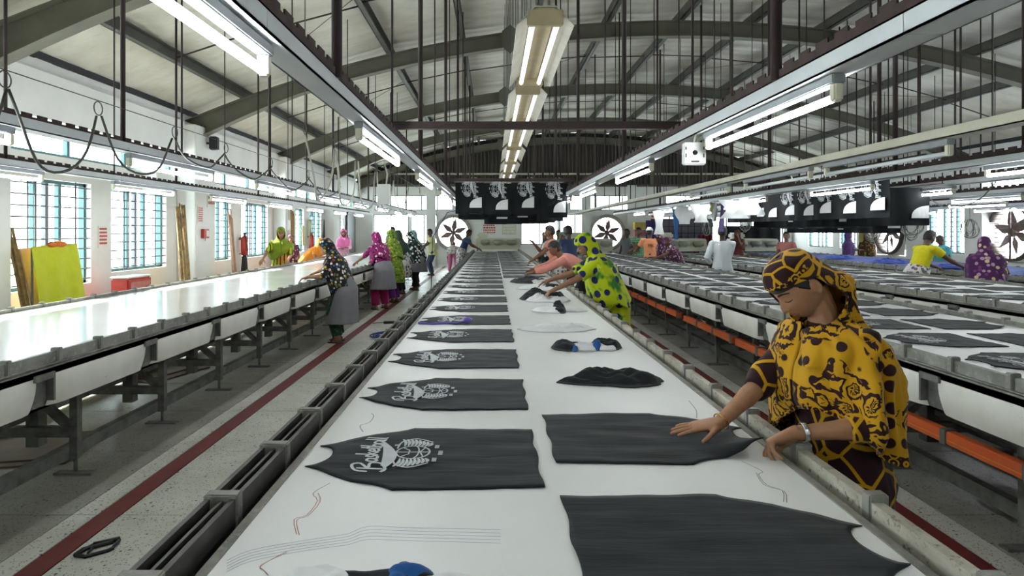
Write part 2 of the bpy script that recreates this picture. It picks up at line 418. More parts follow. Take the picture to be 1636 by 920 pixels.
for (xx, s) in ((XL, 1), (XR, -1)):
    m = MB(); n = 90
    for k in range(n):
        y0 = YN+(YF-YN)*k/n; y1 = YN+(YF-YN)*(k+1)/n; d = .025+.02*abs(noise.noise((k*.7, s, 1)))
        m.box((xx-.02*s, y0, roof_z(xx)-.05-d), (xx+.03*s, y1, roof_z(xx)+.02))
    struct(m.build('trim_roof_edge', M['gasket']))

# windows ------------------------------------------------------------------
wcount = 0
def window_x(xw, side, y0, y1, z0, z1, style=0, grille=True):
    """side=+1: room lies towards +x of the wall plane"""
    global wcount; wcount += 1
    root = empty('window_%d' % wcount, (xw, y0, z0)); root['kind'] = 'structure'
    W = y1-y0; H = z1-z0; o = -side*.12; fr = M['win_frame'] if style == 0 else M['win_frame2']
    f = MB(); t_ = .045
    f.box((o-.04,0,0),(o+.04,t_,H)).box((o-.04,W-t_,0),(o+.04,W,H)).box((o-.04,0,0),(o+.04,W,t_)).box((o-.04,0,H-t_),(o+.04,W,H))
    f.build('window_frame', fr, root)
    if grille:
        cuts = [.04, .36, .50, .66, .97] if style == 0 else [.04,.5,.97]
        for k, c_ in enumerate(cuts[1:-1]):
            MB().box((o-.03,W*c_-.03,t_),(o+.03,W*c_+.03,H-t_)).build('window_mullion', fr if k % 2 == 0 else M['win_frame2'], root)
        for k in range(10):
            z = H*(k+.5)/10
            MB().tube([(side*-.015,0,z),(side*-.015,W,z)], .010, 5).build('grille_bar', M['grille'], root)
        for c_ in (.22,.30,.80):
            MB().tube([(side*-.02,W*c_,0),(side*-.02,W*c_,H)], .011, 5).build('grille_bar', M['grille'], root)
    else:
        for c_ in (.33,.66): MB().box((o-.03,W*c_-.03,t_),(o+.03,W*c_+.03,H-t_)).build('window_mullion', fr, root)
    MB().box((o-.004,t_,t_),(o+.004,W-t_,H-t_)).build('window_glass', M['glass'], root)
    return root
for k, (y0,y1,z0,z1) in enumerate(LW): window_x(XL, 1, y0,y1,z0,z1, 0)
for (y0,y1,z0,z1) in LC: window_x(XL, 1, y0,y1,z0,z1, 0, False)
for (y0,y1,z0,z1) in RW: window_x(XR, -1, y0,y1,z0,z1, 0)
for (y0,y1,z0,z1) in RC2: window_x(XR, -1, y0,y1,z0,z1, 0, False)
for (x0,x1,z0,z1) in FW+FC:
    wcount += 1
    root = empty('window_%d' % wcount, (x0, YF+.1, z0)); root['kind'] = 'structure'
    W = x1-x0; H = z1-z0; t_ = .04
    MB().box((0,-.03,0),(t_,.03,H)).box((W-t_,-.03,0),(W,.03,H)).box((0,-.03,0),(W,.03,t_)).box((0,-.03,H-t_),(W,.03,H)).build('window_frame', M['win_frame2'], root)
    n = 1 if W < 2 else 4
    for k in range(1, n+1):
        c_ = W*k/(n+1); MB().box((c_-.025,-.025,t_),(c_+.025,.025,H-t_)).build('window_mullion', M['win_frame2'], root)
    MB().box((t_,-.004,t_),(W-t_,.004,H-t_)).build('window_glass', M['glass'], root)
# door at the far left
d_ = empty('door_1', (XL+.02, 25.6, 0)); d_['kind'] = 'structure'
MB().box((0,0,0),(.05,1.3,2.25)).build('door_leaf', plain('dark_door_paint','#4a4a4c',.5), d_)
MB().box((0,-.08,0),(.07,0,2.33)).box((0,1.3,0),(.07,1.38,2.33)).box((0,-.08,2.25),(.07,1.38,2.33)).build('door_frame', M['win_frame2'], d_)
MB().tube([(.05,.1,1.05),(.1,.1,1.05),(.1,.1,1.2),(.05,.1,1.2)], .012, 6).build('door_handle', M['silver'], d_)

# ---------------------------------------------------------------- printing tables
TZ = .85
def table(key, xc, w, y0, y1, label, top, rail='table_steel', skirt=(1, 1), orange=False, pitch=1.05, ph=0.0):
    L = y1-y0; hw = w/2
    root = empty('printing_table', (xc, y0, 0), 0, label, 'table', 'long screen printing tables')
    def part(name, m, mat, parent=root): return m.build(name, mat, parent)
    m = MB().box((-hw, 0, TZ-.03), (hw, L, TZ)); part('table_top', m, M[top])
    for s in (-1, 1):
        e = s*hw
        rm = M[rail] if s > 0 else (M['table_steel'] if key != 'centre' else plain('dark_worn_rail', '#55534d', .5, .3, vary=.3, scale=9, hex2='#35332f'))
        part('edge_strip', MB().box((e, 0, TZ-.035), (e+s*.022, L, TZ+.004)), M['table_steel'])
        part('gutter', MB().box((e+s*.022, 0, TZ-.045), (e+s*.055, L, TZ-.035)), M['gasket'])
        r = MB()
        if key == 'centre' and s < 0:
            r.box((e+s*.055,0,TZ-.04),(e+s*.068,L,TZ+.038)).box((e+s*.085,0,TZ-.04),(e+s*.093,L,TZ+.035)).box((e+s*.118,0,TZ-.04),(e+s*.131,L,TZ+.038)).box((e+s*.055,0,TZ-.045),(e+s*.131,L,TZ-.035))
            bw = .135
        else:
            r.box((e+s*.055,0,TZ-.04),(e+s*.085,L,TZ+.03)).box((e+s*.085,0,TZ-.04),(e+s*.105,L,TZ-.028)); bw = .10
        part('register_rail', r, rm)
        c = MB(); c.box((e+s*.05,-.018,TZ-.042),(e+s*bw,.018,TZ+.048), .004).box((e+s*.06,-.012,TZ-.08),(e+s*.10,.012,TZ-.04))
        me = c.mesh('clamp_block'); me.materials.append(M['table_steel'])
        far = MB(); k = 0; yy = .18 + ph
        while yy < L:
            if yy+y0 < 14.5: link('clamp_block', me, None, root, (0, yy, 0))
            else: far.box((e+s*.05,yy-.018,TZ-.04),(e+s*bw,yy+.018,TZ+.048))
            yy += .372
        if far.v: tag(part('clamp_block', far, M['table_steel']), kind='stuff')
        # apron under the rail
        part('apron_rail', MB().box((e-s*.02,0,TZ-.085),(e+s*.105,L,TZ-.05)).box((e+s*.098,0,TZ-.085),(e+s*.105,L,TZ-.035)), M['table_steel'])
        part('lower_rail', MB().box((e-s*.02,0,.575),(e+s*.06,L,.59)).box((e+s*.05,0,.575),(e+s*.06,L,.625)), M['table_steel'])
        nsk = int(L/pitch)+1
        if skirt[0 if s < 0 else 1]:
            def fn(u, v):
                curl = max(0, (abs(u-.5)-.40)*10)
                return (s*(hw+.101 + .012*math.sin(v*math.pi) - .035*curl*curl*(v)), .10+u*(pitch-.12), TZ-.070-.19*v - .0*curl)
            g = MB().grid(fn, 18, 6)
            g2 = [(p[0]-s*.004, p[1], p[2]) for p in g.v]; n_ = len(g.v); ff = list(g.f)
            g.add(g2, [tuple(reversed(q)) for q in ff], True)
            sme = g.mesh('skirt_sheet'); sme.materials.append(M['skirt'])
            bm_ = MB(); bm_.box((e+s*.06,-.075,TZ-.23),(e+s*.075,.075,TZ-.07)).box((e+s*.06,.06,TZ-.23),(e+s*.118,.075,TZ-.09)).box((e+s*.06,-.075,TZ-.105),(e+s*.118,.075,TZ-.07))
            bme = bm_.mesh('skirt_bracket'); bme.materials.append(M['leg_steel'])
            for k in range(nsk):
                if (k+1)*pitch > L: break
                o_ = link('skirt_sheet', sme, None, root, (0, k*pitch, 0)); o_.rotation_euler = (0, 0, 0)
                o_.scale = (1, 1, 1.0+.04*math.sin(k*2.3))
                o_.location.z = -(o_.scale.z-1)*.775
                link('skirt_bracket', bme, None, root, (0, k*pitch+.03, 0))
        # legs
        lg = MB().box((e-s*.16,-.025,.10),(e-s*.11,.025,.58)); lg.tube([(e-s*.135,0,.11),(e-s*.135,0,.02)], .012, 8)
        lg.box((e-s*.18,-.02,.52),(e-s*.08,.02,.58))
        lme = lg.mesh('leg'); lme.materials.append(M['leg_steel'])
        fp = MB().box((e-s*.26,-.03,0),(e-s*.02,.03,.012)); fme = fp.mesh('foot_plate'); fme.materials.append(M['leg_steel'])
        br = MB().obox((e-s*.13,0,.26),(e-s*.46,0,.56),.045,.045,(0,1,0)); brm = br.mesh('brace'); brm.materials.append(M['leg_steel'])
        p2 = MB().box((e-s*.47,-.04,.16),(e-s*.39,.04,.60)); pm = p2.mesh('inner_leg'); pm.materials.append(M['leg_steel'])
        k = 0
        while .55+k*pitch+ph < L:
            yy = .55+k*pitch+ph
            lo = link('leg', lme, None, root, (0, yy, 0)); link('foot_plate', fme, None, lo)
            link('brace', brm, None, root, (0, yy, 0)); link('inner_leg', pm, None, root, (0, yy+.06, 0)); k += 1
        part('floor_beam', MB().box((e-s*.30,0,.06),(e-s*.24,L,.14)), M['leg_steel'])
        part('mid_beam', MB().box((e-s*.50,0,.34),(e-s*.44,L,.40)), M['leg_steel'])
    cb = MB().box((-hw+.12,-.03,.24),(hw-.12,.03,.30)); cm = cb.mesh('cross_beam'); cm.materials.append(M['leg_steel'])
    k = 0
    while .55+k*pitch+ph < L:
        link('cross_beam', cm, None, root, (0, .55+k*pitch+ph, 0)); k += 1
    if orange:
        e = -hw; yy = .1; k = 0
        while yy+1.6 < L:
            part('cable_duct', MB().box((e-.035,yy,.405),(e+.02,yy+1.62,.475), .004), M['orange'])
            part('duct_stripe', MB().box((e-.0358,yy+.02,.428),(e-.035,yy+1.6,.431)), plain('yellow_stripe','#d9a93a'))
            for c_ in (.02, .55, 1.08): part('duct_clip', MB().box((e-.042,yy+c_,.398),(e+.03,yy+c_+.045,.482), .003), M['leg_steel'])
            part('duct_bracket', MB().box((e+.02,yy+.3,.42),(e+.12,yy+.34,.46)), M['leg_steel'])
            yy += 1.70 if k % 2 else 1.86
            k += 1
    return root
table('centre', .15, 1.46, -.85, 22.2, 'long white printing table in the middle, its near end at the camera', 'top', 'rail_pale', (0, 0))
table('left', -3.3, 1.54, -.85, 20.6, 'glossy empty white printing table along the left windows', 'top_gloss', ph=.10)
table('r1', 3.14, 1.34, -.85, 19.9, 'printing table with an orange cable duct below its near side', 'top', orange=True, ph=.2)
table('r2', 5.8, 1.76, -.85, 19.9, 'printing table covered in grey panels, second to the right of the middle one', 'top')
table('r3', 8.85, 1.9, -.85, 19.9, 'printing table under blue cloth nearest to the right wall', 'top', ph=.15)

# ---------------------------------------------------------------- light ducts and tube lights
def duct(x, z, y0, y1, label, w=.10, h=.055, mat='duct', brown=True, pipes=(), rods=(), side=1, pr=.02):
    root = empty('light_duct', (x, y0, z), 0, label, 'duct', 'light ducts hung above the tables'); L = y1-y0; t_ = .006
    m = MB()
    seg = 0.0
    while seg < L:
        e = min(seg+2.44, L)
        m.box((-w/2,seg,0),(w/2,e-.004,t_)).box((-w/2,seg,0),(-w/2+t_,e-.004,h)).box((w/2-t_,seg,0),(w/2,e-.004,h))
        seg = e
    m.build('channel', M[mat], root)
    if brown:
        b = MB(); b.box((-side*w/2,0,h),(-side*(w/2-.045),L,h+.006)).box((-side*w/2,0,h),(-side*(w/2-.006),L,h+.035))
        b.build('angle_rail', M['brown_rust'], root)
        tm = MB().box((-side*w/2,0,h+.035),(-side*(w/2-.006),.075,h+.052))
        me = tm.mesh('rail_tooth'); me.materials.append(M['brown_rust']); far = MB(); yy = .05
        while yy < L-.1:
            if 1.2 < yy+y0 < 7.5: link('rail_tooth', me, None, root, (0, yy, 0))
            else: far.box((-side*w/2,yy,h+.035),(-side*(w/2-.006),yy+.075,h+.052))
            yy += .115
        tag(far.build('rail_tooth', M['brown_rust'], root), kind='stuff')
    for y in pipes:
        MB().tube([(-side*w/2,y-y0,h+.0),(-side*w/2,y-y0,roof_z(x)-z-.19)], pr, 10).build('hanger_pipe', M['brown'], root)
    for (dx, y) in rods:
        MB().tube([(dx,y-y0,h*.2),(dx,y-y0,roof_z(x+dx)-z-.05)], .0075, 6).build('hanger_rod', M['brown'], root)
    return root
PIP = [2.37+2.75*k for k in range(7)]
duct(-.64, 2.075, -.8, 20.5, 'white light duct above the left edge of the middle table', pipes=PIP, side=-1, rods=[(.03,3.8),(.03,6.6),(-.02,9.6)])
duct(1.13, 2.065, -.8, 20.5, 'white light duct above the right edge of the middle table', pipes=PIP, side=1, w=.11, rods=[(.02,3.6),(.02,6.4),(-.02,9.2),(.05,12)])
rl = lambda a, st, n, j=.04: [(random.uniform(-j,j), a+st*k) for k in range(n)]
duct(-2.42, 2.07, -.8, 20.2, 'white duct with a notched brown rail above the left table\'s aisle side', pipes=[4.18+2.75*k for k in range(6)], rods=rl(4.9,2.74,5), side=1, pr=.016)
duct(-3.92, 2.07, -.8, 20.2, 'white duct with a notched brown rail above the left table\'s window side', pipes=[5.1+2.75*k for k in range(5)], rods=rl(6.5,2.74,4), side=1, pr=.014)
duct(2.42, 2.04, 2.2, 19.7, 'beige light duct above the aisle side of the table with the orange duct', mat='beige', brown=False, pipes=[6.2,9.0,11.7,14.5], rods=rl(4.0,1.37,11), pr=.014)
duct(3.86, 2.06, 1.5, 19.7, 'white duct below a brown rail above the far side of the orange-duct table', pipes=[5.9,6.15,8.6,11.4,14.2], rods=rl(4.6,1.37,11), w=.12, pr=.02)
duct(4.95, 2.04, 2.5, 19.7, 'white duct above the near side of the second table on the right', pipes=[7.2,10,12.8], rods=rl(6.6,1.6,8), pr=.014)
duct(6.7, 2.04, 2.5, 19.7, 'white duct above the far side of the second table on the right', pipes=[9,12.0,15], rods=rl(8.6,1.6,7), pr=.014)
duct(7.9, 2.03, 2.5, 19.7, 'white duct above the near side of the blue-covered table', pipes=[10.5,13.5], rods=rl(9.9,1.7,6), pr=.014)
duct(9.8, 2.02, 2.5, 19.7, 'white duct above the far side of the blue-covered table', pipes=[12.5,16], rods=rl(12.2,1.7,4), pr=.014)
def make_tube(lit=True, n=1):
    root = empty('tube_light', (0,0,0))
    MB().box((-.022,0,-.004),(.022,1.25,.028), .004).build('batten', plain('grey_batten_paint','#8f9496',.5), root)
    for y in (.0, 1.215): MB().box((-.016,y,-.062),(.016,y+.035,0), .006).build('lamp_holder', M['endcap'], root)
    MB().tube([(0,.036,-.048),(0,1.214,-.048)], .013, 10).build('lamp', M['tube'] if lit else M['tube_off'], root)
    return learn(root)
proto_lit = make_tube(True); proto_off = make_tube(False); used = {1: False, 0: False}
def tube_light(x, y, z, label, lit=True, group='fluorescent tubes under the light ducts'):
    p = proto_lit if lit else proto_off; k = 1 if lit else 0
    if used[k]: o = dup(p, (x, y, z))
    else: o = p; o.location = (x, y, z); used[k] = True
    tag(o, label, 'light', group)
for nm, x, z, ys, what in (
    ('a', -.64, 2.045, [.52, 2.98, 5.3, 7.6, 9.9, 12.2], 'middle table\'s left duct'),
    ('b', 1.125, 2.035, [-.35, 2.03, 4.42, 6.75, 9.0, 11.4], 'middle table\'s right duct'),
    ('c', -2.42, 2.04, [1.9+2.25*k for k in range(8)], 'left table\'s aisle-side duct'),
    ('d', -3.92, 2.04, [4.2+2.25*k for k in range(7)], 'left table\'s window-side duct'),
    ('f', 3.86, 2.03, [3.65,6.35,8.8,11.05,13.4,15.8], 'orange-duct table\'s far-side duct'),
    ('g', 4.95, 2.01, [6.7,9.0,11.3,13.8], 'second right table\'s near-side duct'),
    ('h', 6.7, 2.01, [7.9,10.2,12.5,14.9], 'second right table\'s far-side duct'),
    ('i', 7.9, 2.0, [9.6,11.9,14.4], 'blue-covered table\'s near-side duct'),
    ('j', 9.8, 1.99, [11.5,13.8,16.2], 'blue-covered table\'s far-side duct')):
    for k, y in enumerate(ys):
        tube_light(x, y, z, '%s lit tube from camera, %s' % (nth(k), what))
for k, y in enumerate([3.3, 4.75, 6.4]):
    tube_light(2.42+.16*0, y, 2.01, '%s unlit tube from the camera under the beige duct on the right' % nth(k), False, 'unlit tubes under the beige duct')
# twin-tube reflector fixtures in a line over the middle table
root = empty('reflector_light', (0,0,0))
m = MB(); prof = [(-.135,-.045),(-.062,.03),(-.05,.045),(.05,.045),(.062,.03),(.135,-.045)]
pr2 = [(-.132,-.047),(-.060,.026),(-.049,.040),(.049,.040),(.060,.026),(.132,-.047)]
loop = prof + pr2[::-1]
m.rings([[(a,y,b) for a,b in loop] for y in (0, 1.24)], True, False)
m.build('reflector', M['reflector'], root)
MB().box((-.045,.01,.0),(.045,1.23,.04), .004).build('ballast_box', plain('tan_enamel','#b7aa86',.5), root)
for s in (-1, 1):
    MB().tube([(s*.058,.03,-.028),(s*.058,1.21,-.028)], .0145, 10).build('lamp', emis('dim_tube', (.95,.97,1,1), .45) if s < 0 else bpy.data.materials['dim_tube'], root)
for y in (0.0, 1.2): MB().box((-.085,y,-.045),(.085,y+.035,.03), .006).build('end_bracket', plain('tan_enamel','#b7aa86',.5), root)
for y in (.2, 1.04):
    for s in (-1,1): MB().tube([(s*.03,y,.04),(s*.03,y,roof_z(.25)-2.55-.02)], .0035, 5).build('suspension_wire', M['wire'], root)
learn(root)
for k in range(7):
    y = 2.9+1.42*k
    o = root if k == 0 else dup(root, (.245, y, 2.55-.01*k))
    o.location = (.245, y, 2.55-.01*k)
    tag(o, '%s twin-tube reflector light from the camera, high over the middle table' % nth(k), 'light', 'reflector lights in a line over the middle table')
# cross bars resting on the two middle ducts
MBt = MB().box((-.72,3.88,2.185),(1.62,3.93,2.23)); tag(MBt.build('cross_bar', M['brown']), 'dark brown steel bar lying across both middle light ducts, nearest to the camera', 'bar')
tag(MB().box((-.75,8.3,2.21),(1.45,8.35,2.25)).build('cross_bar', M['brown']), 'second dark brown bar across both middle light ducts, above the hung shirts', 'bar')
# white light duct brackets and the junction box by the right duct
jb = empty('junction_box', (1.075, 3.345, 1.962), 0, 'white square switch box hanging under the right middle light duct', 'box')
MB().box((-.06,-.02,-.06),(.06,.02,.06), .006).build('box_body', M['white_plastic'], jb)
MB().tube([(0,-.024,0.005),(0,-.018,0.005)], .013, 14).build('round_hole', M['black'], jb)
MB().box((-.02,-.023,-.046),(.022,-.019,-.038)).build('slot', M['black'], jb)
for sx in (-1,1): MB().box((sx*.044,-.023,-.02),(sx*.05,-.019,0)).box((sx*.044,-.023,.02),(sx*.05,-.019,.036)).build('slot', M['black'], jb)
MB().tube([(0,0,.05),(.01,.0,.1),(.06,.03,.13),(.1,.2,.135)], .006, 6).build('cable', M['wire_white'], jb)
MB().tube([(.015,0,.05),(.025,.0,.09),(.07,.03,.12),(.1,.2,.13)], .005, 6).build('cable', M['wire_white'], jb)
pb = empty('power_box', (-.86, 4.95, 1.84), R(-12), 'white rectangular box hanging on a white cable from the left middle duct', 'box')
MB().box((-.05,-.02,-.08),(.05,.02,.08), .004).build('box_body', M['white_plastic'], pb)
MB().tube([(.02,0,.08),(.03,0,.16),(.0,.0,.26),(.18,0,.3)], .007, 6).build('cable', M['wire_white'], pb)
# looped cables on rings along wires
def garland(name, x, z, ys, sag, label, hang=True, r=.006, mat='wire'):
    sg = sag if isinstance(sag, list) else [sag]*99
    root = empty(name, (x, ys[0], z), 0, label, 'cable')
    MB().tube([(0,0,0),(0,ys[-1]-ys[0],0)], .003, 5).build('guide_wire', M['wire'], root)
    for y in (ys[0], ys[-1]): MB().tube([(0,y-ys[0],0),(0,y-ys[0],roof_z(x)-z-.06)], .004, 5).build('wire_hanger', M['wire'], root)
    for i, y in enumerate(ys):
        c = (0, y-ys[0], -.045)
        MB().tube([(c[0], c[1]+.04*math.sin(a), c[2]+.04*math.cos(a)) for a in [2*math.pi*q/14 for q in range(15)]], .0035, 5).build('ring', M['wire'], root)
    for i in range(len(ys)-1):
        a, b = ys[i]-ys[0], ys[i+1]-ys[0]; pts = []
        for q in range(17):
            u = q/16; pts.append((.02*math.sin(u*9+i), a+(b-a)*u, -.09-sg[i]*(1+.1*math.sin(i*3.1))*(1-(2*u-1)**2)))
        MB().tube(pts, r, 6).build('cable_loop', M[mat], root)
garland('looped_cable', -2.30, 2.31, [2.25,2.95,3.65,4.53,5.4,6.5,7.8,9.4], [.42,.36,.30,.16,.18,.2,.2,.2], 'grey cable hung in loops from rings above the left table', r=.0075)
garland('looped_cable', -1.35, 2.33, [4.5,5.3,6.2,7.3,8.6,10,11.6], .45, 'pale cable hung in loops above the aisle left of the middle table', r=.008, mat='wire_white')
garland('looped_cable', 5.2, 2.12, [6.5,7.6,8.8,10.0,11.5], .22, 'thin dark cable looped above the second table on the right', r=.006)

# ---------------------------------------------------------------- far end machines, fans
def dryer(x, y, label, w=1.5):
    root = empty('flash_dryer', (x, y, 0), 0, label, 'machine', 'cream machines at the far table ends')
    MB().box((-w/2,0,TZ+.05),(w/2,.55,1.3), .03).build('housing', M['cream'], root)
    MB().box((-w/2+.05,.05,1.3),(-w/2+.45,.5,1.5), .05).build('control_box', M['cream'], root)
    for s in (-1,1):
        MB().box((s*(w/2-.06)-.03,.05,0),(s*(w/2-.06)+.03,.5,TZ+.05)).build('leg', M['leg_steel'], root)
    for k in (-1,0,1):
        m = MB().tube([(k*.46-.15,-.07,1.15),(k*.46+.15,-.07,1.15)], .085, 14)
        m.tube([(k*.46-.17,-.07,1.15),(k*.46-.15,-.07,1.15)], .05, 12).box((k*.46-.1,-.07,1.03),(k*.46+.1,.01,1.09))
        m.build('blower_motor', plain('grey_motor','#a3a394',.45,.2), root)
dryer(.2, 22.3, 'cream machine with three motors at the far end of the middle table', 1.6)
dryer(3.15, 20.0, 'cream machine with motors at the end of the orange-duct table', 1.4)
dryer(6.1, 20.0, 'cream machine with three motors right of the purple curtain', 1.5)
dryer(8.4, 20.0, 'cream machine with three motors before the dark hanging cloth', 1.5)
def fan(c, axis, label, dark=False):
    root = empty('exhaust_fan', c, 0 if axis == 'y' else R(90), label, 'fan', 'large round wall fans'); n = 40
    prof = [(.66,-.14),(.80,-.14),(.80,-.10),(.72,-.06),(.72,.12),(.66,.12)]
    rs = [[(r*math.cos(2*math.pi*k/n), d, r*math.sin(2*math.pi*k/n)) for r, d in prof] for k in range(n+1)]
    MB().rings(rs, False, True).build('fan_ring', M['grey_fan'] if not dark else plain('brown_fan_ring','#5b5049',.6), root)
    m = MB(); s_ = .735; pts = [(-s_,-s_),(s_,-s_),(s_,s_),(-s_,s_)]; vs = []; fs = []
    for k in range(n):
        a = 2*math.pi*k/n; q = max(abs(math.cos(a)), abs(math.sin(a)))
        vs += [(.72*math.cos(a), .0, .72*math.sin(a)), (s_*math.cos(a)/q, 0, s_*math.sin(a)/q)]
    fs = [(2*k, 2*k+1, 2*((k+1)%n)+1, 2*((k+1)%n)) for k in range(n)]
    m.add(vs, fs); m.build('mount_plate', M['wall'], root)
    MB().tube([(0,-.10,0),(0,.06,0)], .10, 16).build('hub', M['blade'], root)
    bl = MB(); 
    sst = lambda q: q*q*(3-2*q)
    def fb(u, v):
        r = .06+.56*u; ww = .045+.075*sst(u/.38) if u < .38 else .12*(1-(u-.38)/.62)**.75+.002
        return ((v-.5)*2*ww+.03*u, -.02+.05*(v-.5), r)
    bl.grid(fb, 14, 3); k0 = list(bl.v); bl.add([(a,b+.006,c_) for a,b,c_ in k0], [tuple(reversed(f)) for f in bl.f])
    me = bl.mesh('blade'); me.materials.append(M['blade'])
    for k in range(6):
        o = link('blade', me, None, root); o.rotation_euler = (0, math.pi*2*k/6+.12, 0)
    MB().box((-.02,.06,-.7),(.02,.09,.7)).build('strut', M['blade'], root)
    for k in range(11):
        z = -.6+.12*k; hw = math.sqrt(.69**2-z*z); MB().tube([(-hw,.11,z),(hw,.11,z)], .008, 5).build('guard_bar', M['grille'], root)
    return root
fan((-1.73, YF+.02, 1.475), 'y', 'round wall fan with six blades left of the middle table')
fan((5.02, YF+.02, 1.475), 'y', 'round wall fan with six blades behind the green shirted man')
fan((XR-.02, 15.85, 1.5), 'x', 'dark round fan in the right wall at the frame edge', True)
fan((XR-.02, 20.75, 1.5), 'x', 'dark round fan in the right wall behind the yellow shirted man', True)

# ---------------------------------------------------------------- cut garment panels
t = NT('charcoal_jersey'); f = t.noise(3, 5, .6); g = t.noise(5, 4, .6, t.map((.6,6,1)))
c = t.mix(t.ramp(f, [(.3, K1), (.8, W1)]), srgb('#212427'), srgb('#17191b')); t.bump(g, .45, .006)
M['jersey'] = t.out(c, .9, 0, .15); t.b.inputs['Sheen Weight'].default_value = .1
M['print'] = plain('pale_screen_print', '#bfc3c6', .7, vary=.08, scale=20)
M['white_cloth'] = cloth('white_jersey', '#d9dada', .06)
M['blue_cloth'] = cloth('blue_jersey', '#1f4f8a')
M['royal'] = cloth('royal_blue_jersey', '#2846a8', .2)
HALF = [(0,.086),(.045,.112),(.085,.148),(.16,.200),(.235,.228),(.262,.243),(.285,.262),(.40,.258),(.55,.252),(.695,.246)]
def neck(n=10):                                   # concave neckline from +v to -v
    return [(.058*math.cos(a), .086*math.sin(a)) for a in [math.pi/2 - math.pi*k/n for k in range(1, n)]]
def outline(j=0.0, seed=0):
    rnd = random.Random(seed); pts = HALF[::-1][::-1]
    up = list(HALF); dn = [(u, -v) for u, v in HALF][::-1]
    hem = [(.695+.004*math.sin(k*1.7+seed), .246-.492*k/6) for k in range(1, 6)]
    ring = up + hem + dn + neck()[::-1]
    return [(u + rnd.uniform(-j, j), v + rnd.uniform(-j, j)) for u, v in ring]
def half_w(u):
    for (u0, v0), (u1, v1) in zip(HALF, HALF[1:]):
        if u <= u1: return v0+(v1-v0)*(u-u0)/(u1-u0)
    return HALF[-1][1]
def panel_mesh(seed=0, sx=1, sy=1, fine=True, lift=None):
    nu, nv = (56, 28) if fine else (18, 6)
    us = sorted(set([round(.695*i/nu, 4) for i in range(nu+1)] + [.262, .285])); m = MB(); vs = []; n = nv+1
    for i, u in enumerate(us):
        hw = half_w(u)
        for j in range(nv+1):
            t_ = 2*j/nv-1; e = max(0, 1-t_*t_)**.5
            x = u+.058*e*max(0, 1-u/.25)+(.004*math.sin(t_*7+seed) if i == len(us)-1 else 0); y = t_*hw*(1+.010*noise.noise((u*9, seed, t_)))
            z = .0050+.0042*noise.noise((x*5+seed, y*15, 0))+.0022*noise.noise((x*14, y*6+seed, 4))
            if seed == 0 and fine: z += .004*max(0, 1-abs((x-.6)/.08))*math.sin(y*60)*max(0, 1-abs(y)/.2)
            p = Vector((x, y, max(.0022, z)))
            if lift: p = Vector(lift(p))
            vs.append(p)
    R_ = len(us)
    fs = [(i*n+j, (i+1)*n+j, (i+1)*n+j+1, i*n+j+1) for i in range(R_-1) for j in range(nv)]
    m.add(vs, fs, True)
    loop = [j for j in range(n)] + [i*n+nv for i in range(1, R_)] + [(R_-1)*n+j for j in range(nv-1, -1, -1)] + [i*n for i in range(R_-2, 0, -1)]
    b = len(m.v); m.add([(vs[k].x, vs[k].y, max(.0003, vs[k].z-.0035)) for k in loop], [])
    L = len(loop); m.f += [(loop[k], loop[(k+1)%L], b+(k+1)%L, b+k) for k in range(L)]; m.sm += [False]*L
    me = m.mesh('garment_panel'); me.materials.append(M['jersey']); return me
# the print: brushed word, swoosh, ball with wings; local u to the hem, v away from the camera
ST = {'B': ([[(0,0),(.12,.9)],[(-.25,.55),(-.1,.95),(.5,1.05),(.62,.75),(.1,.5),(.65,.4),(.6,.02),(0,-.08),(-.3,.12)]], .85),
 'a': ([[(.42,.42),(.15,.48),(0,.2),(.15,0),(.38,.15),(.45,.45),(.42,.05),(.58,0)]], .55),
 's': ([[(.0,.0),(.22,.0),(.34,.14),(.16,.3),(.25,.55),(.4,.42)]], .45),
 'k': ([[(0,0),(.14,1.1)],[(.05,.25),(.35,.5)],[(.12,.28),(.42,0)]], .5),
 'e': ([[(.03,.2),(.35,.3),(.28,.5),(.08,.42),(.0,.15),(.15,0),(.4,.08)]], .45),
 't': ([[(.2,1.0),(.08,.1),(.25,0)],[(0,.6),(.4,.66)]], .36),
 'b': ([[(.15,1.1),(0,0),(.3,0),(.42,.3),(.25,.45),(.06,.3)]], .5),
 'l': ([[(.2,1.15),(.05,.1),(.2,0)]], .3)}
def ribbon(m, pts, w, z=.0):
    pts = [Vector((p[0], p[1], 0)) for p in pts]; L_ = []; n = len(pts)
    for i, p in enumerate(pts):
        t_ = (pts[min(i+1,n-1)]-pts[max(i-1,0)]).normalized(); nn = Vector((-t_.y, t_.x, 0)); ww = w[i] if isinstance(w, list) else w
        L_.append(p+nn*ww/2); L_.append(p-nn*ww/2)
    m.add([(a.x,a.y,z) for a in L_], [(2*i+1,2*i+3,2*i+2,2*i) for i in range(n-1)])
def smooth_pts(pts, k=3):
    out = []; n = len(pts)
    for i in range(n-1):
        p0, p1, p2, p3 = [Vector(pts[max(0,min(n-1,i+d))]+(0,)) for d in (-1,0,1,2)]
        for q in range(k):
            u = q/k; out.append(tuple((.5*((2*p1)+(-p0+p2)*u+(2*p0-5*p1+4*p2-p3)*u*u+(-p0+3*p1-3*p2+p3)*u**3))[:2]))
    return out+[pts[-1]]
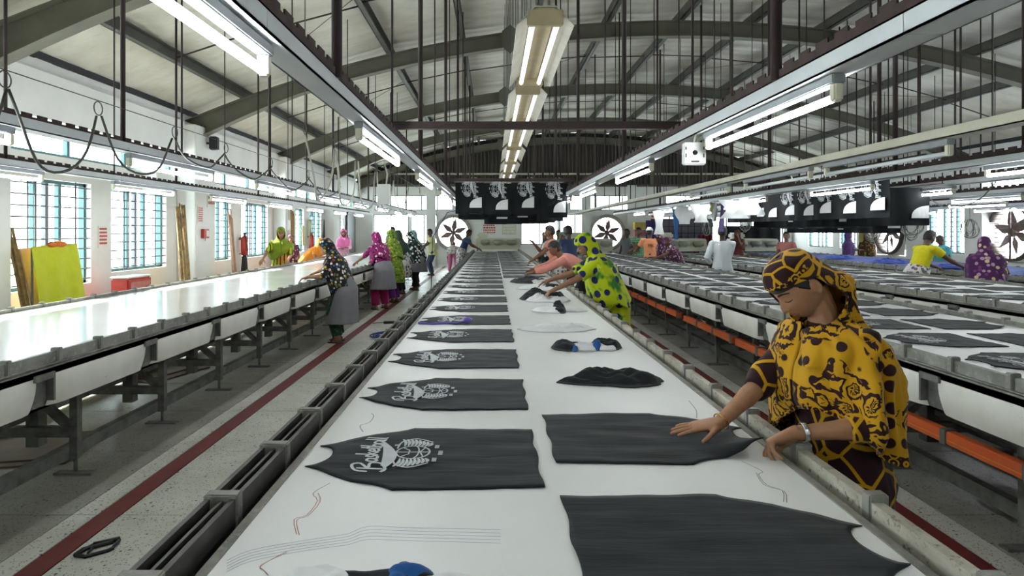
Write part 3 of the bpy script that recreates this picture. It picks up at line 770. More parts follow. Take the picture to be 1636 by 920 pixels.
def print_mesh():
    m = MB(); word = MB(); x = 0.0
    for ch in 'Basketball':
        st, adv = ST[ch]; big = 1.25 if ch == 'B' else 1.0
        for s_ in st: ribbon(word, [(x+a*big*.9, b*big-(.2 if ch == 'B' else 0)) for a, b in smooth_pts(s_)], .145)
        x += adv*.86*big
    Wd = x; sc = .265/Wd; n0 = len(word.v)
    # word runs along +v (away from camera), tops towards the neck (-u); arched
    vs = []
    for (a, b, _) in word.v:
        q = a/Wd; h = b*.068*(1.0-.15*q)
        vs.append((.245 - h + .03*(q-.5)**2*2 - .015*q, -.125 + a*sc, 0))
    m.add(vs, word.f)
    # swoosh
    sw = []; n = 18
    for k in range(n+1):
        u = k/n; v = -.10+.225*u; c0 = .262+.022*math.sin(u*3.0+.4)-.028*u; ww = .034*math.sin(math.pi*min(1,u*.85+.12))*(1.15-.35*u)
        sw += [(c0-ww*.55, v, 0), (c0+ww*.75, v-.012, 0)]
    m.add(sw, [(2*i,2*i+1,2*i+3,2*i+2) for i in range(n)])
    # ball
    cx, cy, r = .345, .005, .052
    circ = lambda rx, ry, a0=0, a1=2*math.pi, n=22: [(cx+rx*math.cos(a0+(a1-a0)*k/n), cy+ry*math.sin(a0+(a1-a0)*k/n)) for k in range(n+1)]
    ribbon(m, circ(r, r), .006); ribbon(m, [(cx-r,cy),(cx+r,cy)], .005); ribbon(m, circ(.018, r, -math.pi/2, math.pi/2, 12), .005)
    ribbon(m, [(cx-.035,cy-.038),(cx-.012,cy-.015),(cx-.012,cy+.015),(cx-.035,cy+.038)], .005); ribbon(m, [(cx+.035,cy-.038),(cx+.022,cy),(cx+.035,cy+.038)], .005)
    # wings: feathers on both sides
    for s_ in (-1, 1):
        ribbon(m, smooth_pts([(.292, cy+s_*.03),(.30, cy+s_*.09),(.345, cy+s_*.118),(.40, cy+s_*.085)]), .006)
        for k in range(8):
            q = k/7; a = (.300+.095*q, cy+s_*(.112-.035*q+.012*math.sin(q*3))); b = (.312+.075*q, cy+s_*(.050+.004*math.sin(q*6)))
            ribbon(m, smooth_pts([b, ((a[0]+b[0])/2+.006, (a[1]+b[1])/2), a]), [.003,.007,.009,.011,.010,.009,.006][:7])
    # small tags of lettering
    for (u, v, l_) in ((.415,-.055,.03),(.43,.0,.035),(.415,.052,.028),(.285,.065,.014)):
        for k in range(4): m.add([(u-.006, v-l_/2+l_*k/4, 0),(u+.008, v-l_/2+l_*k/4, 0),(u+.008, v-l_/2+l_*(k+.75)/4, 0),(u-.006, v-l_/2+l_*(k+.75)/4, 0)], [(0,1,2,3)])
    m.v = [(a-.035, b*1.06, .0112) for a, b, _ in m.v]
    # face everything up
    me = m.mesh('screen_print'); me.materials.append(M['print'])
    bm = bmesh.new(); bm.from_mesh(me)
    for f_ in bm.faces:
        f_.normal_update()
        if f_.normal.z < 0: f_.normal_flip()
    bm.to_mesh(me); bm.free(); return me
PRINT = print_mesh(); PM = [panel_mesh(s) for s in range(3)]; PML = [panel_mesh(s, fine=False) for s in range(2)]
def garment(x, y, flip, printed, label, group, big=True, z=TZ, rz=0.0, sc=(1,1), mesh=None):
    me = mesh or (PM[random.randrange(3)] if big else PML[random.randrange(2)])
    o = link('garment_panel', me, None, None, (x, y, z+.0004)); o.rotation_euler = (0, 0, (math.pi if flip else 0)+rz); o.scale = (sc[0], sc[1], 1)
    tag(o, label, 'garment', group)
    if printed: link('screen_print', PRINT, None, o)
    return o
# left column of the middle table
for k in range(26):
    y = 1.95+.74*k+random.uniform(-.008, .008)
    if y > 21.8: break
    far = k > 11
    garment(-.56+random.uniform(-.006,.006), y, False, True,
        '%s charcoal printed panel from camera, left column of the middle table' % nth(k),
        'printed panels in the left column of the middle table' + (', far end' if far else ''), not far, rz=random.uniform(-.012,.012))
garment(.875, 1.395, True, False, 'large plain charcoal panel nearest the camera on the middle table', 'plain panels in the right column of the middle table')
def lift(c):                                       # corner of the neck pulled up towards the woman's hand
    x, y, z = c; d = math.hypot((x-.0)/.26, (y-.10)/.15); w = max(0, 1-d)
    return (x + .05*w, y + .115*w, z + .062*w**1.3)
garment(.885, 2.13, True, False, 'plain charcoal panel being peeled by the woman in yellow and maroon', 'plain panels in the right column of the middle table', mesh=panel_mesh(9, lift=lift))
k = 0; y = 9.6
while y < 21.8:
    garment(.86, y, True, False, '%s flat charcoal panel beyond the cloth heaps, middle table\'s right column' % nth(k), 'flat panels in the far right column' + ('' if k > 2 else ', nearest ones'), k < 4)
    y += .74; k += 1
# second and third tables
for (ti, xa, flipA, xb, y0, yn, what) in ((1, 2.56, False, 3.78, 2.6, 19.0, 'the orange-duct table'), (2, 5.05, False, 6.6, 5.2, 19.0, 'the second table on the right')):
    for ci, (xx, fl_) in enumerate(((xa, False), (xb, True))):
        k = 0; y = y0 + .3*ci*(ti-1)
        while y < yn:
            near = k < 6
            garment(xx+random.uniform(-.015,.015), y+random.uniform(-.015,.015), fl_, ci == 0 and k < 14,
              '%s %s panel from camera, %s column of %s' % (nth(k), 'printed' if ci == 0 and k < 14 else 'plain', 'near' if ci == 0 else 'far', what),
              'panels laid out on %s, %s column%s' % (what, 'near' if ci == 0 else 'far', '' if near else ', further down'), k < 7, rz=random.uniform(-.03,.03), sc=(.80 if ti == 1 else 1.0, 1))
            y += .70; k += 1
# chalk and pen lines drawn on the white table top
def pen(name, pts, col, label, w=.0022):
    m = MB(); ribbon(m, smooth_pts(pts), w, TZ+.0006)
    return m.build(name, plain(col[0], col[1], .7))
TT = bpy.data.objects['table_top']; tabroot = bpy.data.objects['printing_table']
pens = []
RD = ('faded_red_pen', '#a8776a'); BL = ('faded_blue_pen', '#6a7396'); GR = ('faded_grey_pen', '#8d8a84')
up = lambda x, y: ((x-787)/(y-369)*.7, 700/(y-369))
for L_ in ([(527,772),(500,788),(507,800),(490,823),(470,830),(474,854)],[(508,788),(511,802),(492,824),(474,831),(478,855)]):
    pens.append(pen('pen_line', [up(*p) for p in L_], RD, ''))
for L_ in ([(1185,737),(1218,753),(1212,758),(1225,775),(1250,784),(1252,802)],[(1208,755),(1221,775),(1253,785),(1257,803)]):
    pens.append(pen('pen_line', [up(*p) for p in L_], GR, ''))
for L_ in ([(593,660),(597,665),(590,675),(575,680),(580,690)],[(1100,640),(1112,655),(1113,668)]):
    pens.append(pen('pen_line', [up(*p) for p in L_], GR, '', .003))
for k in range(5):
    pens.append(pen('pen_line', [up(*p) for p in [(362,914-k*4.5),(400,897-k*4.4),(470,883-k*4.2),(530,874-k*4.2),(558,870-k*4.4),(588,862-k*5.2),(650,864-k*5.2),(800,868-k*5.4)]], BL, '', .0013))
for k in range(2): pens.append(pen('pen_line', [up(*p) for p in [(458,881+k*2),(430,896),(415,905+k*2),(422,912),(428,919)]], RD, '', .0018))
for p in pens: p.parent = tabroot; p.matrix_parent_inverse = Matrix.Translation(-tabroot.location)

# crumpled cloths ---------------------------------------------------------
def heap(x, y, lx, ly, h, mats, seed, label, rz=0.0, name='crumpled_cloth', group=None, cat='cloth', z=TZ, taper=0.0):
    """a rumpled heap: folded sheet with a lobed edge; extra pieces in other colours are parts"""
    root = empty(name, (x, y, z+.002), rz, label, cat, group)
    for i, (mk, ox, oy, sx, sy, hh) in enumerate(mats):
        m = MB(); nu, nv = 40, 14; rnd = random.Random(seed+i); ph = rnd.uniform(0, 9)
        vs = []
        for j in range(nv+1):
            for k in range(nu):
                a = 2*math.pi*k/nu; r = j/nv
                lob = 1+.20*noise.noise((math.cos(a)*1.6+ph, math.sin(a)*1.6, seed))+.10*noise.noise((math.cos(a)*4, math.sin(a)*4+ph, seed))
                px_ = math.cos(a)*r*lob*lx*sx; py_ = math.sin(a)*r*lob*ly*sy
                if taper: py_ *= max(.12, 1-taper*max(0, -px_/lx)); 
                rg = abs(noise.noise((px_*5+ph, py_*11, seed*1.3)))*.8+.30+.40*abs(noise.noise((px_*14, py_*26+ph, 2)))
                zz = h*hh*min(1.2,max(0,(1-r**5)))*rg*(1-.35*taper*max(0,-px_/lx)) + .004
                vs.append((px_+ox*lx, py_+oy*ly, max(.002, zz)))
        fs = [(j*nu+k, j*nu+(k+1)%nu, (j+1)*nu+(k+1)%nu, (j+1)*nu+k) for j in range(nv) for k in range(nu)]
        m.add(vs, [tuple(reversed(f)) for f in fs], True)
        b_ = len(m.v); m.add([(vs[nv*nu+k][0], vs[nv*nu+k][1], .0) for k in range(nu)], [])
        m.f += [(nv*nu+k, nv*nu+(k+1)%nu, b_+(k+1)%nu, b_+k) for k in range(nu)]; m.sm += [True]*nu
        m.build('cloth_fold', M[mk], root)
    return root
heap(.565, 2.90, .215, .115, .075, [('jersey',0,0,1,1,1.15),('jersey',-.5,-.15,.7,.6,.5),('white_cloth',-.25,.6,.35,.3,.3)], 3, 'dark charcoal cloth heap with a pointed end, nearest the woman in yellow', taper=.75, group='cloth heaps on the middle table')
heap(.56, 3.73, .20, .11, .06, [('jersey',-.6,-.05,.42,.8,1.2),('white_cloth',-.1,0,.5,.85,1.0),('jersey',.55,.1,.5,.75,1.3),('blue_cloth',-.42,-.55,.12,.5,.8),('blue_cloth',.28,-.25,.14,.5,1.2),('white_cloth',.55,-.5,.3,.35,.9)], 11, 'rumpled black and white cloth with blue strips on the middle table', group='cloth heaps on the middle table')
heap(.45, 4.42, .26, .12, .045, [('white_cloth',0,0,1,1,1.1),('white_cloth',.35,.2,.6,.7,1.3)], 17, 'all-white crumpled cloth heap on the middle table', group='cloth heaps on the middle table')
heap(.52, 5.45, .22, .18, .07, [('white_cloth',-.1,0,.75,.8,1),('jersey',.25,-.1,.28,.75,1.6),('white_cloth',.8,.1,.6,.4,.5)], 23, 'white cloth heap with a black fold standing up in it', group='cloth heaps on the middle table')
heap(.52, 6.35, .24, .26, .09, [('jersey',0,.2,1,.8,1.3),('white_cloth',.1,-.5,.9,.5,.9)], 29, 'dark cloth heap over a white one, mid-way on the middle table', group='cloth heaps on the middle table')
heap(.58, 7.6, .30, .26, .06, [('white_cloth',0,0,1,.9,1),('jersey',.4,0,.5,.5,1.2)], 31, 'white cloth heap with dark pieces before the dotted scarf woman', group='cloth heaps on the middle table')
heap(.50, 8.6, .28, .30, .08, [('jersey',0,0,1,.9,1),('white_cloth',.4,-.5,.5,.5,.9)], 37, 'farthest dark cloth heap on the middle table, beside the pink-shirted man', group='cloth heaps on the middle table')
heap(-.23, 1.21, .15, .07, .042, [('white_cloth',-.75,.25,.45,.7,1.0),('jersey',0,.1,1.0,.8,.8),('blue_cloth',.45,.35,.35,.6,1.05),('white_cloth',.95,.1,.5,.6,.7)], 41, 'black, white and blue cloth heap at the bottom edge of the frame', group='cloth heaps on the middle table')
# purple strap on the table
m = MB().tube([(-.56,4.72,TZ+.008),(-.45,4.67,TZ+.008),(-.36,4.70,TZ+.008),(-.27,4.68,TZ+.010),(-.2,4.75,TZ+.02),(-.17,4.72,TZ+.03)], .009, 6); m.ell((-.19,4.74,TZ+.025),(.03,.04,.025))
tag(m.build('purple_strap', cloth('purple_strap','#6a5ab0')), 'thin purple strap with a knotted end on the left column', 'strap')
# blue cloth spread on the last table
root = empty('blue_cloth_spread', (8.85, 4.5, TZ), 0, 'royal blue cloth spread out along the table by the right wall', 'cloth')
for i in range(12):
    y0 = .9+1.2*i
    def fn(u, v, y0=y0, i=i):
        x_ = -.92+1.84*u; y_ = y0+1.24*v
        return (x_+.03*noise.noise((y_*2, 1, i)), y_, .012+.045*abs(noise.noise((x_*3, y_*3.1, 5)))+.02*abs(noise.noise((x_*9, y_*9, 1))))
    g = MB().grid(fn, 26, 18); g.build('blue_piece', M['royal'], root)
for i in range(5):
    heap(8.2+.3*random.random(), 9.3+1.9*i, .35, .3, .07, [('royal',0,0,1,1,1.3)], 60+i, '%s royal blue cloth bundle from the camera on the blue-covered table' % nth(i), group='blue bundles', z=TZ+.045)
# left-table small things
heap(5.2, 14.6, .25, .35, .06, [('jersey',0,0,1,1,1),('white_cloth',.3,.2,.6,.5,1)], 71, 'dark and white scraps on the second right table by the white-shirted man')
heap(5.0, 16.8, .25, .5, .06, [('jersey',0,0,1,1,1),('white_cloth',-.3,.4,.5,.5,1)], 72, 'black scraps near the far end of the second right table')

# ---------------------------------------------------------------- hung shirts
def hung_mesh(seed, w=.46, h=.46):
    def fn(u, v):
        x_ = -w/2+w*u; z_ = -h*v
        return (x_, .012*math.sin(u*9+seed)*(.3+v)+.008*noise.noise((u*4, v*3, seed)), z_)
    g = MB().grid(fn, 12, 8); n_ = len(g.v); ff = list(g.f)
    g.add([(a, b+.004, c_) for a, b, c_ in g.v], [tuple(reversed(q)) for q in ff], True)
    me = g.mesh('hung_cloth'); me.materials.append(M['jersey']); return me
HM = [hung_mesh(i) for i in range(4)]
pbm = bmesh.new(); pbm.from_mesh(PRINT)
for v in pbm.verts:                                # print stood upright, upside down, word reading downward
    u, w_ = v.co.x, v.co.y
    v.co = Vector((-(u-.275)*1.05, -.026, -(w_+.02)*1.0-.06))
HP = bpy.data.meshes.new('hung_print'); pbm.to_mesh(HP); pbm.free(); HP.materials.clear(); HP.materials.append(M['print'])
m = MB(); pts = [(0,0)]+[(.19*math.cos(a)*-1+0, .14*math.sin(a)) for a in [k*math.pi/2/8 for k in range(9)]]
qs = [(0,-.0,0)]
vs = [(0,-.03,0)]+[(-.20*math.cos(a), -.03, .15*math.sin(a)**.8) for a in [k*math.pi/16 for k in range(9)]]
m.add(vs, [(0,i+1,i+2) for i in range(8)]); n_ = len(m.v)
m.add([(a,b+.003,c_) for a,b,c_ in vs], [(0,i+2,i+1) for i in range(8)])
QM = m.mesh('pale_lining'); QM.materials.append(M['white_cloth'])
def hung(x, y, z, rz, label, group, pr=True, q=True, i=0, sx=1.0, sz=1.0):
    o = link('hung_shirt', HM[i % 4], None, None, (x, y, z)); o.rotation_euler = (0, 0, rz); o.scale = (sx, 1, sz)
    tag(o, label, 'shirt', group)
    if pr: link('hung_print', HP, None, o)
    if q: link('pale_lining', QM, None, o, (.20-.03*(i % 3), 0, -.37-.02*(i % 2)))
    return o
rack = empty('drying_rack', (.27, 9.2, 2.26), 0, 'wooden drying bars holding black shirts above the middle table', 'rack')
for k in range(7):
    y = .0+.62*k
    MB().box((-.83,y-.012,.0),(.78,y+.012,.03)).build('bar', M['wood'], rack)
for sx in (-.8,.75):
    MB().box((sx-.012,-.05,.03),(sx+.012,3.85,.055)).build('side_bar', M['brown'], rack)
    for y in (.2, 2.0, 3.7): MB().tube([(sx,y,.05),(sx,y,roof_z(.3+sx)-2.3)], .009, 6).build('hanger_rod', M['brown'], rack)
for r_ in range(7):
    y = 9.2+.62*r_
    for k in range(4):
        x = -.34+.41*k+random.uniform(-.012,.012)*(r_ > 0)
        hung(x, y-.02, 2.262-.01*(k%2), random.uniform(-.06,.06)*(r_ > 0), ('%s from the left in the front row of black shirts hung over the middle table' % nth(k).capitalize()).replace('First','first').replace('Second','second').replace('Third','third').replace('Fourth','fourth')+'' if r_ == 0 else '%s black shirt from left in the %s row hung over the middle table' % (nth(k), nth(r_)), 'black shirts on the rack over the middle table' + ('' if r_ == 0 else ', rows behind'), pr=r_ == 0, q=(r_ == 0 or random.random() < .5), i=k+r_, sx=.90, sz=(1.0+.1*(k == 3) if r_ == 0 else random.uniform(.9,1.30)))
# long line of black shirts over the gangway between the first two right-hand tables
for (xx, ya, n_, z, nm) in ((4.25, 7.0, 9, 2.13, 'line of black shirts right of the white-shirted man'), (6.0, 10.2, 7, 2.03, 'second line of black shirts, lower and further right')):
    ln = empty('hanging_line', (xx, ya-.3, z), 0, 'blue cord carrying the '+nm, 'cord')
    MB().tube([(0,0,.0),(0,n_*.25,-.006),(0,n_*.5+.5,.0)], .006, 5).build('cord', cloth('blue_cord','#2c4f94'), ln)
    MB().tube([(.58,0,-.07),(.58,n_*.5+.5,-.07)], .006, 5).build('cord', M['wire'], ln)
    for yy in (.02, n_*.5+.45): MB().tube([(.58,yy,-.07),(.58,yy,roof_z(xx+.58)-z)], .006, 5).build('hanger_rod', M['brown'], ln)
    for yy in (.02, n_*.5+.45): MB().tube([(0,yy,0),(0,yy,roof_z(xx)-z-.05)], .007, 5).build('hanger_rod', M['brown'], ln)
    for k in range(n_):
        hung(xx, ya+.5*k, z-.01, -R(90)+R(9), '%s shirt from the camera in the %s' % (nth(k), nm), nm, pr=k < 5, q=True, i=k, sx=1.05, sz=.92)
    for k in range(n_):
        hung(xx+.55+.04*(k % 3), ya+.2+.5*k, z-.08, R(random.uniform(-12,12)), '%s dark shirt hung crosswise behind the %s' % (nth(k), nm), nm+', hung behind', pr=False, q=k % 3 == 0, i=k, sx=1.0, sz=.95)
def strip(x, y, z, h, w, mat, label, seed):
    def fn(u, v): return ((u-.5)*w*(1+.3*math.sin(v*5+seed)), .02*math.sin(u*6+seed+v*4), -h*v)
    g = MB().grid(fn, 6, 10); ff = list(g.f); g.add([(a,b+.004,c_) for a,b,c_ in g.v], [tuple(reversed(q)) for q in ff], True)
    o = g.build('hanging_cloth', mat, None, (x, y, z)); tag(o, label, 'cloth', 'cloths hung from the right-hand ducts')
wc = M['white_cloth']; vio = cloth('violet_cloth', '#8a7bb5'); grn = cloth('lime_cloth','#b9c43a')
for k, (x, y, z, h, w, mt, lb) in enumerate([
    (3.86,12.6,2.05,.36,.30,wc,'wide white cloth hung left of the lit tube above the green-shirted man'),
    (3.86,11.6,2.05,.34,.30,wc,'white cloth with folds over the orange-duct table, near a violet strip'),
    (3.86,10.0,2.05,.30,.40,wc,'bright white cloth just left of the line of black shirts'),
    (3.86,9.4,2.05,.26,.36,wc,'pale folded cloth behind the lit tube right of the violet strip'),
    (3.9,10.65,2.04,.50,.07,vio,'long narrow violet strip hanging over the white-shirted man'),
    (3.9,11.0,2.05,.33,.08,wc,'narrow white strip hanging with a lime ribbon'),
    (3.88,11.05,2.05,.2,.06,grn,'short lime green ribbon on a white strip'),
    (3.9,13.3,2.02,.65,.10,cloth('sky_strip','#4f7fc0'),'narrow blue and white strip hanging near the purple curtain'),
    (3.88,14.6,2.02,.55,.22,wc,'white cloth hanging above the man in orange'),
    (4.9,8.4,2.035,.35,.06,vio,'small violet rag tied below the second line of shirts')]):
    strip(x, y, z, h, w, mt, lb, k)

# ---------------------------------------------------------------- people
def sstep(a, b, x):
    t_ = max(0, min(1, (x-a)/(b-a))); return t_*t_*(3-2*t_)
def gs(x, s): return math.exp(-(x/s)**2)
def feat(x, z):
    ax = abs(x)
    d = .004*gs(z-.022,.012)*gs(x,.05) - .0105*gs(ax-.031,.016)*gs(z-.002,.014) + .006*gs(ax-.031,.012)*gs(z-.002,.009)
    nose = sstep(.018,-.034,z)*sstep(-.050,-.040,z)
    d += .022*gs(x,.0085)*nose + .009*gs(ax-.012,.007)*gs(z+.038,.008)
    d += .0075*gs(x,.021)*(gs(z+.063,.006)+gs(z+.075,.0065)) - .003*gs(x,.02)*gs(z+.0685,.0022) - .004*gs(x,.02)*gs(z+.086,.006)
    d += .010*gs(x,.024)*gs(z+.100,.016) + .005*gs(ax-.038,.02)*gs(z+.028,.022)
    return d
def head_pt(z, phi, grow=0.0):
    q = min(1, abs(z)/.115)
    e = 2.4 if z > 0 else 3.0
    rx = .073*max(0, 1-q**2.5)**.5; ryf = .090*max(0, 1-q**e)**.5; ryb = .098*max(0, 1-q**2.1)**.5
    if z < 0: rx *= 1-.20*q
    x = (rx+grow)*math.sin(phi); c = math.cos(phi)
    y = ((ryf if c > 0 else ryb)+grow)*c
    if c > 0: y += feat(x, z)*sstep(0,.5,c)
    return Vector((x, y, z*(1+grow/.115)))
def face_y(x, z):
    q = min(1, abs(z)/.115); e = 2.4 if z > 0 else 3.0
    rx = .073*max(1e-6, 1-q**2.5)**.5*(1-.20*q if z < 0 else 1); ryf = .090*max(0, 1-q**e)**.5
    s = max(-.99, min(.99, x/rx)); return ryf*math.sqrt(1-s*s)+feat(x, z)*sstep(0,.5,math.sqrt(1-s*s))
def face_patch(fn, nu, nv, off=.0012):
    m = MB(); m.grid(lambda u, v: (lambda p: Vector((p[0], face_y(p[0], p[1])+off, p[1])))(fn(u, v)), nu, nv)
    m.f = [tuple(reversed(f)) for f in m.f]; return m

TSC = bpy.data.scenes.new('workbench')
def remesh(mb, name, vox, fold=0.0, seed=0, smooth=1, fs=(16,16,3.5)):
    me = mb.mesh('tmp'); o = bpy.data.objects.new('tmp', me); TSC.collection.objects.link(o)
    md = o.modifiers.new('r', 'REMESH'); md.mode = 'VOXEL'; md.voxel_size = vox; md.use_smooth_shade = True
    if smooth:
        s_ = o.modifiers.new('s', 'SMOOTH'); s_.iterations = smooth; s_.factor = .5
    with bpy.context.temp_override(scene=TSC, view_layer=TSC.view_layers[0]):
        dg = bpy.context.evaluated_depsgraph_get()
    out = bpy.data.meshes.new_from_object(o.evaluated_get(dg)); out.name = name
    bpy.data.objects.remove(o); bpy.data.meshes.remove(me)
    if fold:
        nr_ = [v.normal.copy() for v in out.vertices]
        for v, vn in zip(out.vertices, nr_):
            c = v.co; k = noise.noise((c.x*fs[0]+seed, c.y*fs[1], c.z*fs[2]))+.5*noise.noise((c.x*fs[0]*2.2, c.y*fs[1]*2.2+seed, c.z*fs[2]*2))
            v.co = c + vn*k*fold
    out.materials.clear(); return out

def ik(sh, tgt, l1, l2, pole):
    d = tgt-sh; L = d.length
    if L > (l1+l2)*.995: d = d*((l1+l2)*.995/L); L = d.length
    u = d.normalized(); a = (l1*l1-l2*l2+L*L)/(2*L); h = math.sqrt(max(0, l1*l1-a*a))
    pv = Vector(pole); pv = (pv-u*pv.dot(u)).normalized()
    return sh+u*a+pv*h, sh+d
def hand_mesh(m, w, d, nrm, left, s=1.0, curl=(.25,.3,.3), spread=.10, thumb=(.75,.25), fr=.0082, nn=8, tcurl=.3):
    """palm and five fingers; d finger direction, nrm the way the palm faces"""
    d = d.normalized(); nrm = (nrm-d*nrm.dot(d)).normalized(); side = (nrm.cross(d) if left else d.cross(nrm)).normalized()
    rs = []
    for (t_, hw, ht) in ((-.012,.025,.020),(.0,.027,.021),(.025,.034,.019),(.055,.041,.016),(.08,.042,.014),(.092,.038,.011)):
        c = w+d*t_*s-nrm*.002*s
        rs.append([c+side*hw*s*math.cos(a)+nrm*ht*s*math.sin(a) for a in [2*math.pi*k/14 for k in range(14)]])
    m.rings(rs)
    # thenar mound
    m.tube([w+d*.008*s+side*.012*s+nrm*.006*s, w+d*.045*s+side*.030*s+nrm*.010*s], .017*s, 8)
    for i, (off, ln) in enumerate(((.030,.070),(.0105,.079),(-.0095,.073),(-.029,.058))):
        b = w+d*(.086-.006*abs(i-1))*s+side*off*s; ang = spread*(1.2-i); fd = (d*math.cos(ang)+side*math.sin(ang)).normalized()
        pts = [b-fd*.02*s, b]; a = 0; p = b
        cu = curl[i] if isinstance(curl[0], (tuple, list)) else curl
        for q, (seg, c_) in enumerate(zip((.45,.30,.25), cu)):
            a += c_; dd = fd*math.cos(a)+nrm*math.sin(a); p2 = p+dd*ln*seg*s*1.02
            pts += [(p+p2)/2, p2]; p = p2
        n_ = len(pts); m.tube(pts, fr, nn, rr=[fr*s*(1.06-.30*k/(n_-1)) for k in range(n_)])
        m.ell(pts[-1], (fr*s*.78,)*3, nu=8, nv=5)
    b = w+d*.022*s+side*.028*s+nrm*.004*s
    td = (d*math.cos(thumb[0])+side*math.sin(thumb[0])+nrm*thumb[1]).normalized()
    p1 = b+td*.040*s; td2 = (td*math.cos(tcurl)+d*math.sin(tcurl)+nrm*.12).normalized(); p2 = p1+td2*.030*s; p3 = p2+(td2+d*.2).normalized()*.022*s
    m.tube([b-td*.01*s, b, p1, p2, p3], fr, nn, rr=[fr*s*q for q in (1.5,1.35,1.12,1.05,.85)]); m.ell(p3, (fr*s*.85,)*3, nu=8, nv=5)
def skin_mat(hexc):
    nm = 'skin_'+hexc.strip('#')
    if nm in _mc: return _mc[nm]
    t = NT(nm); f = t.noise(25, 4, .6); c = srgb(hexc)
    t.l(t.mix(t.ramp(f, [(.3,K1),(.75,W1)]), c, (c[0]*.86, c[1]*.8, c[2]*.78, 1)), t.b.inputs['Base Color'])
    t.b.inputs['Roughness'].default_value = .5; t.b.inputs['Subsurface Weight'].default_value = .12
    t.b.inputs['Subsurface Radius'].default_value = (.012,.004,.002); t.b.inputs['Subsurface Scale'].default_value = .5
    t.bump(t.noise(220, 3, .6), .12, .001)
    _mc[nm] = t.m; return t.m
HAIR = plain('black_hair', '#17130f', .45, vary=.2, scale=60, bump=.4)
LIP = plain('lip_skin', '#8a4d42', .45); BROW = plain('brow_hair', '#1d1512', .7); EYEW = plain('eye_white','#d8d2c8',.3); EYED = plain('dark_iris','#1c120c',.2)

def catmull(vals, k):
    n = len(vals); out = []
    for i in range(n-1):
        p = [vals[max(0,min(n-1,i+d))] for d in (-1,0,1,2)]
        for q in range(k):
            u = q/k; out.append(tuple(.5*((2*p[1][j])+(-p[0][j]+p[2][j])*u+(2*p[0][j]-5*p[1][j]+4*p[2][j]-p[3][j])*u*u+(-p[0][j]+3*p[1][j]-3*p[2][j]+p[3][j])*u**3) for j in range(len(vals[0]))))
    return out+[tuple(vals[-1])]

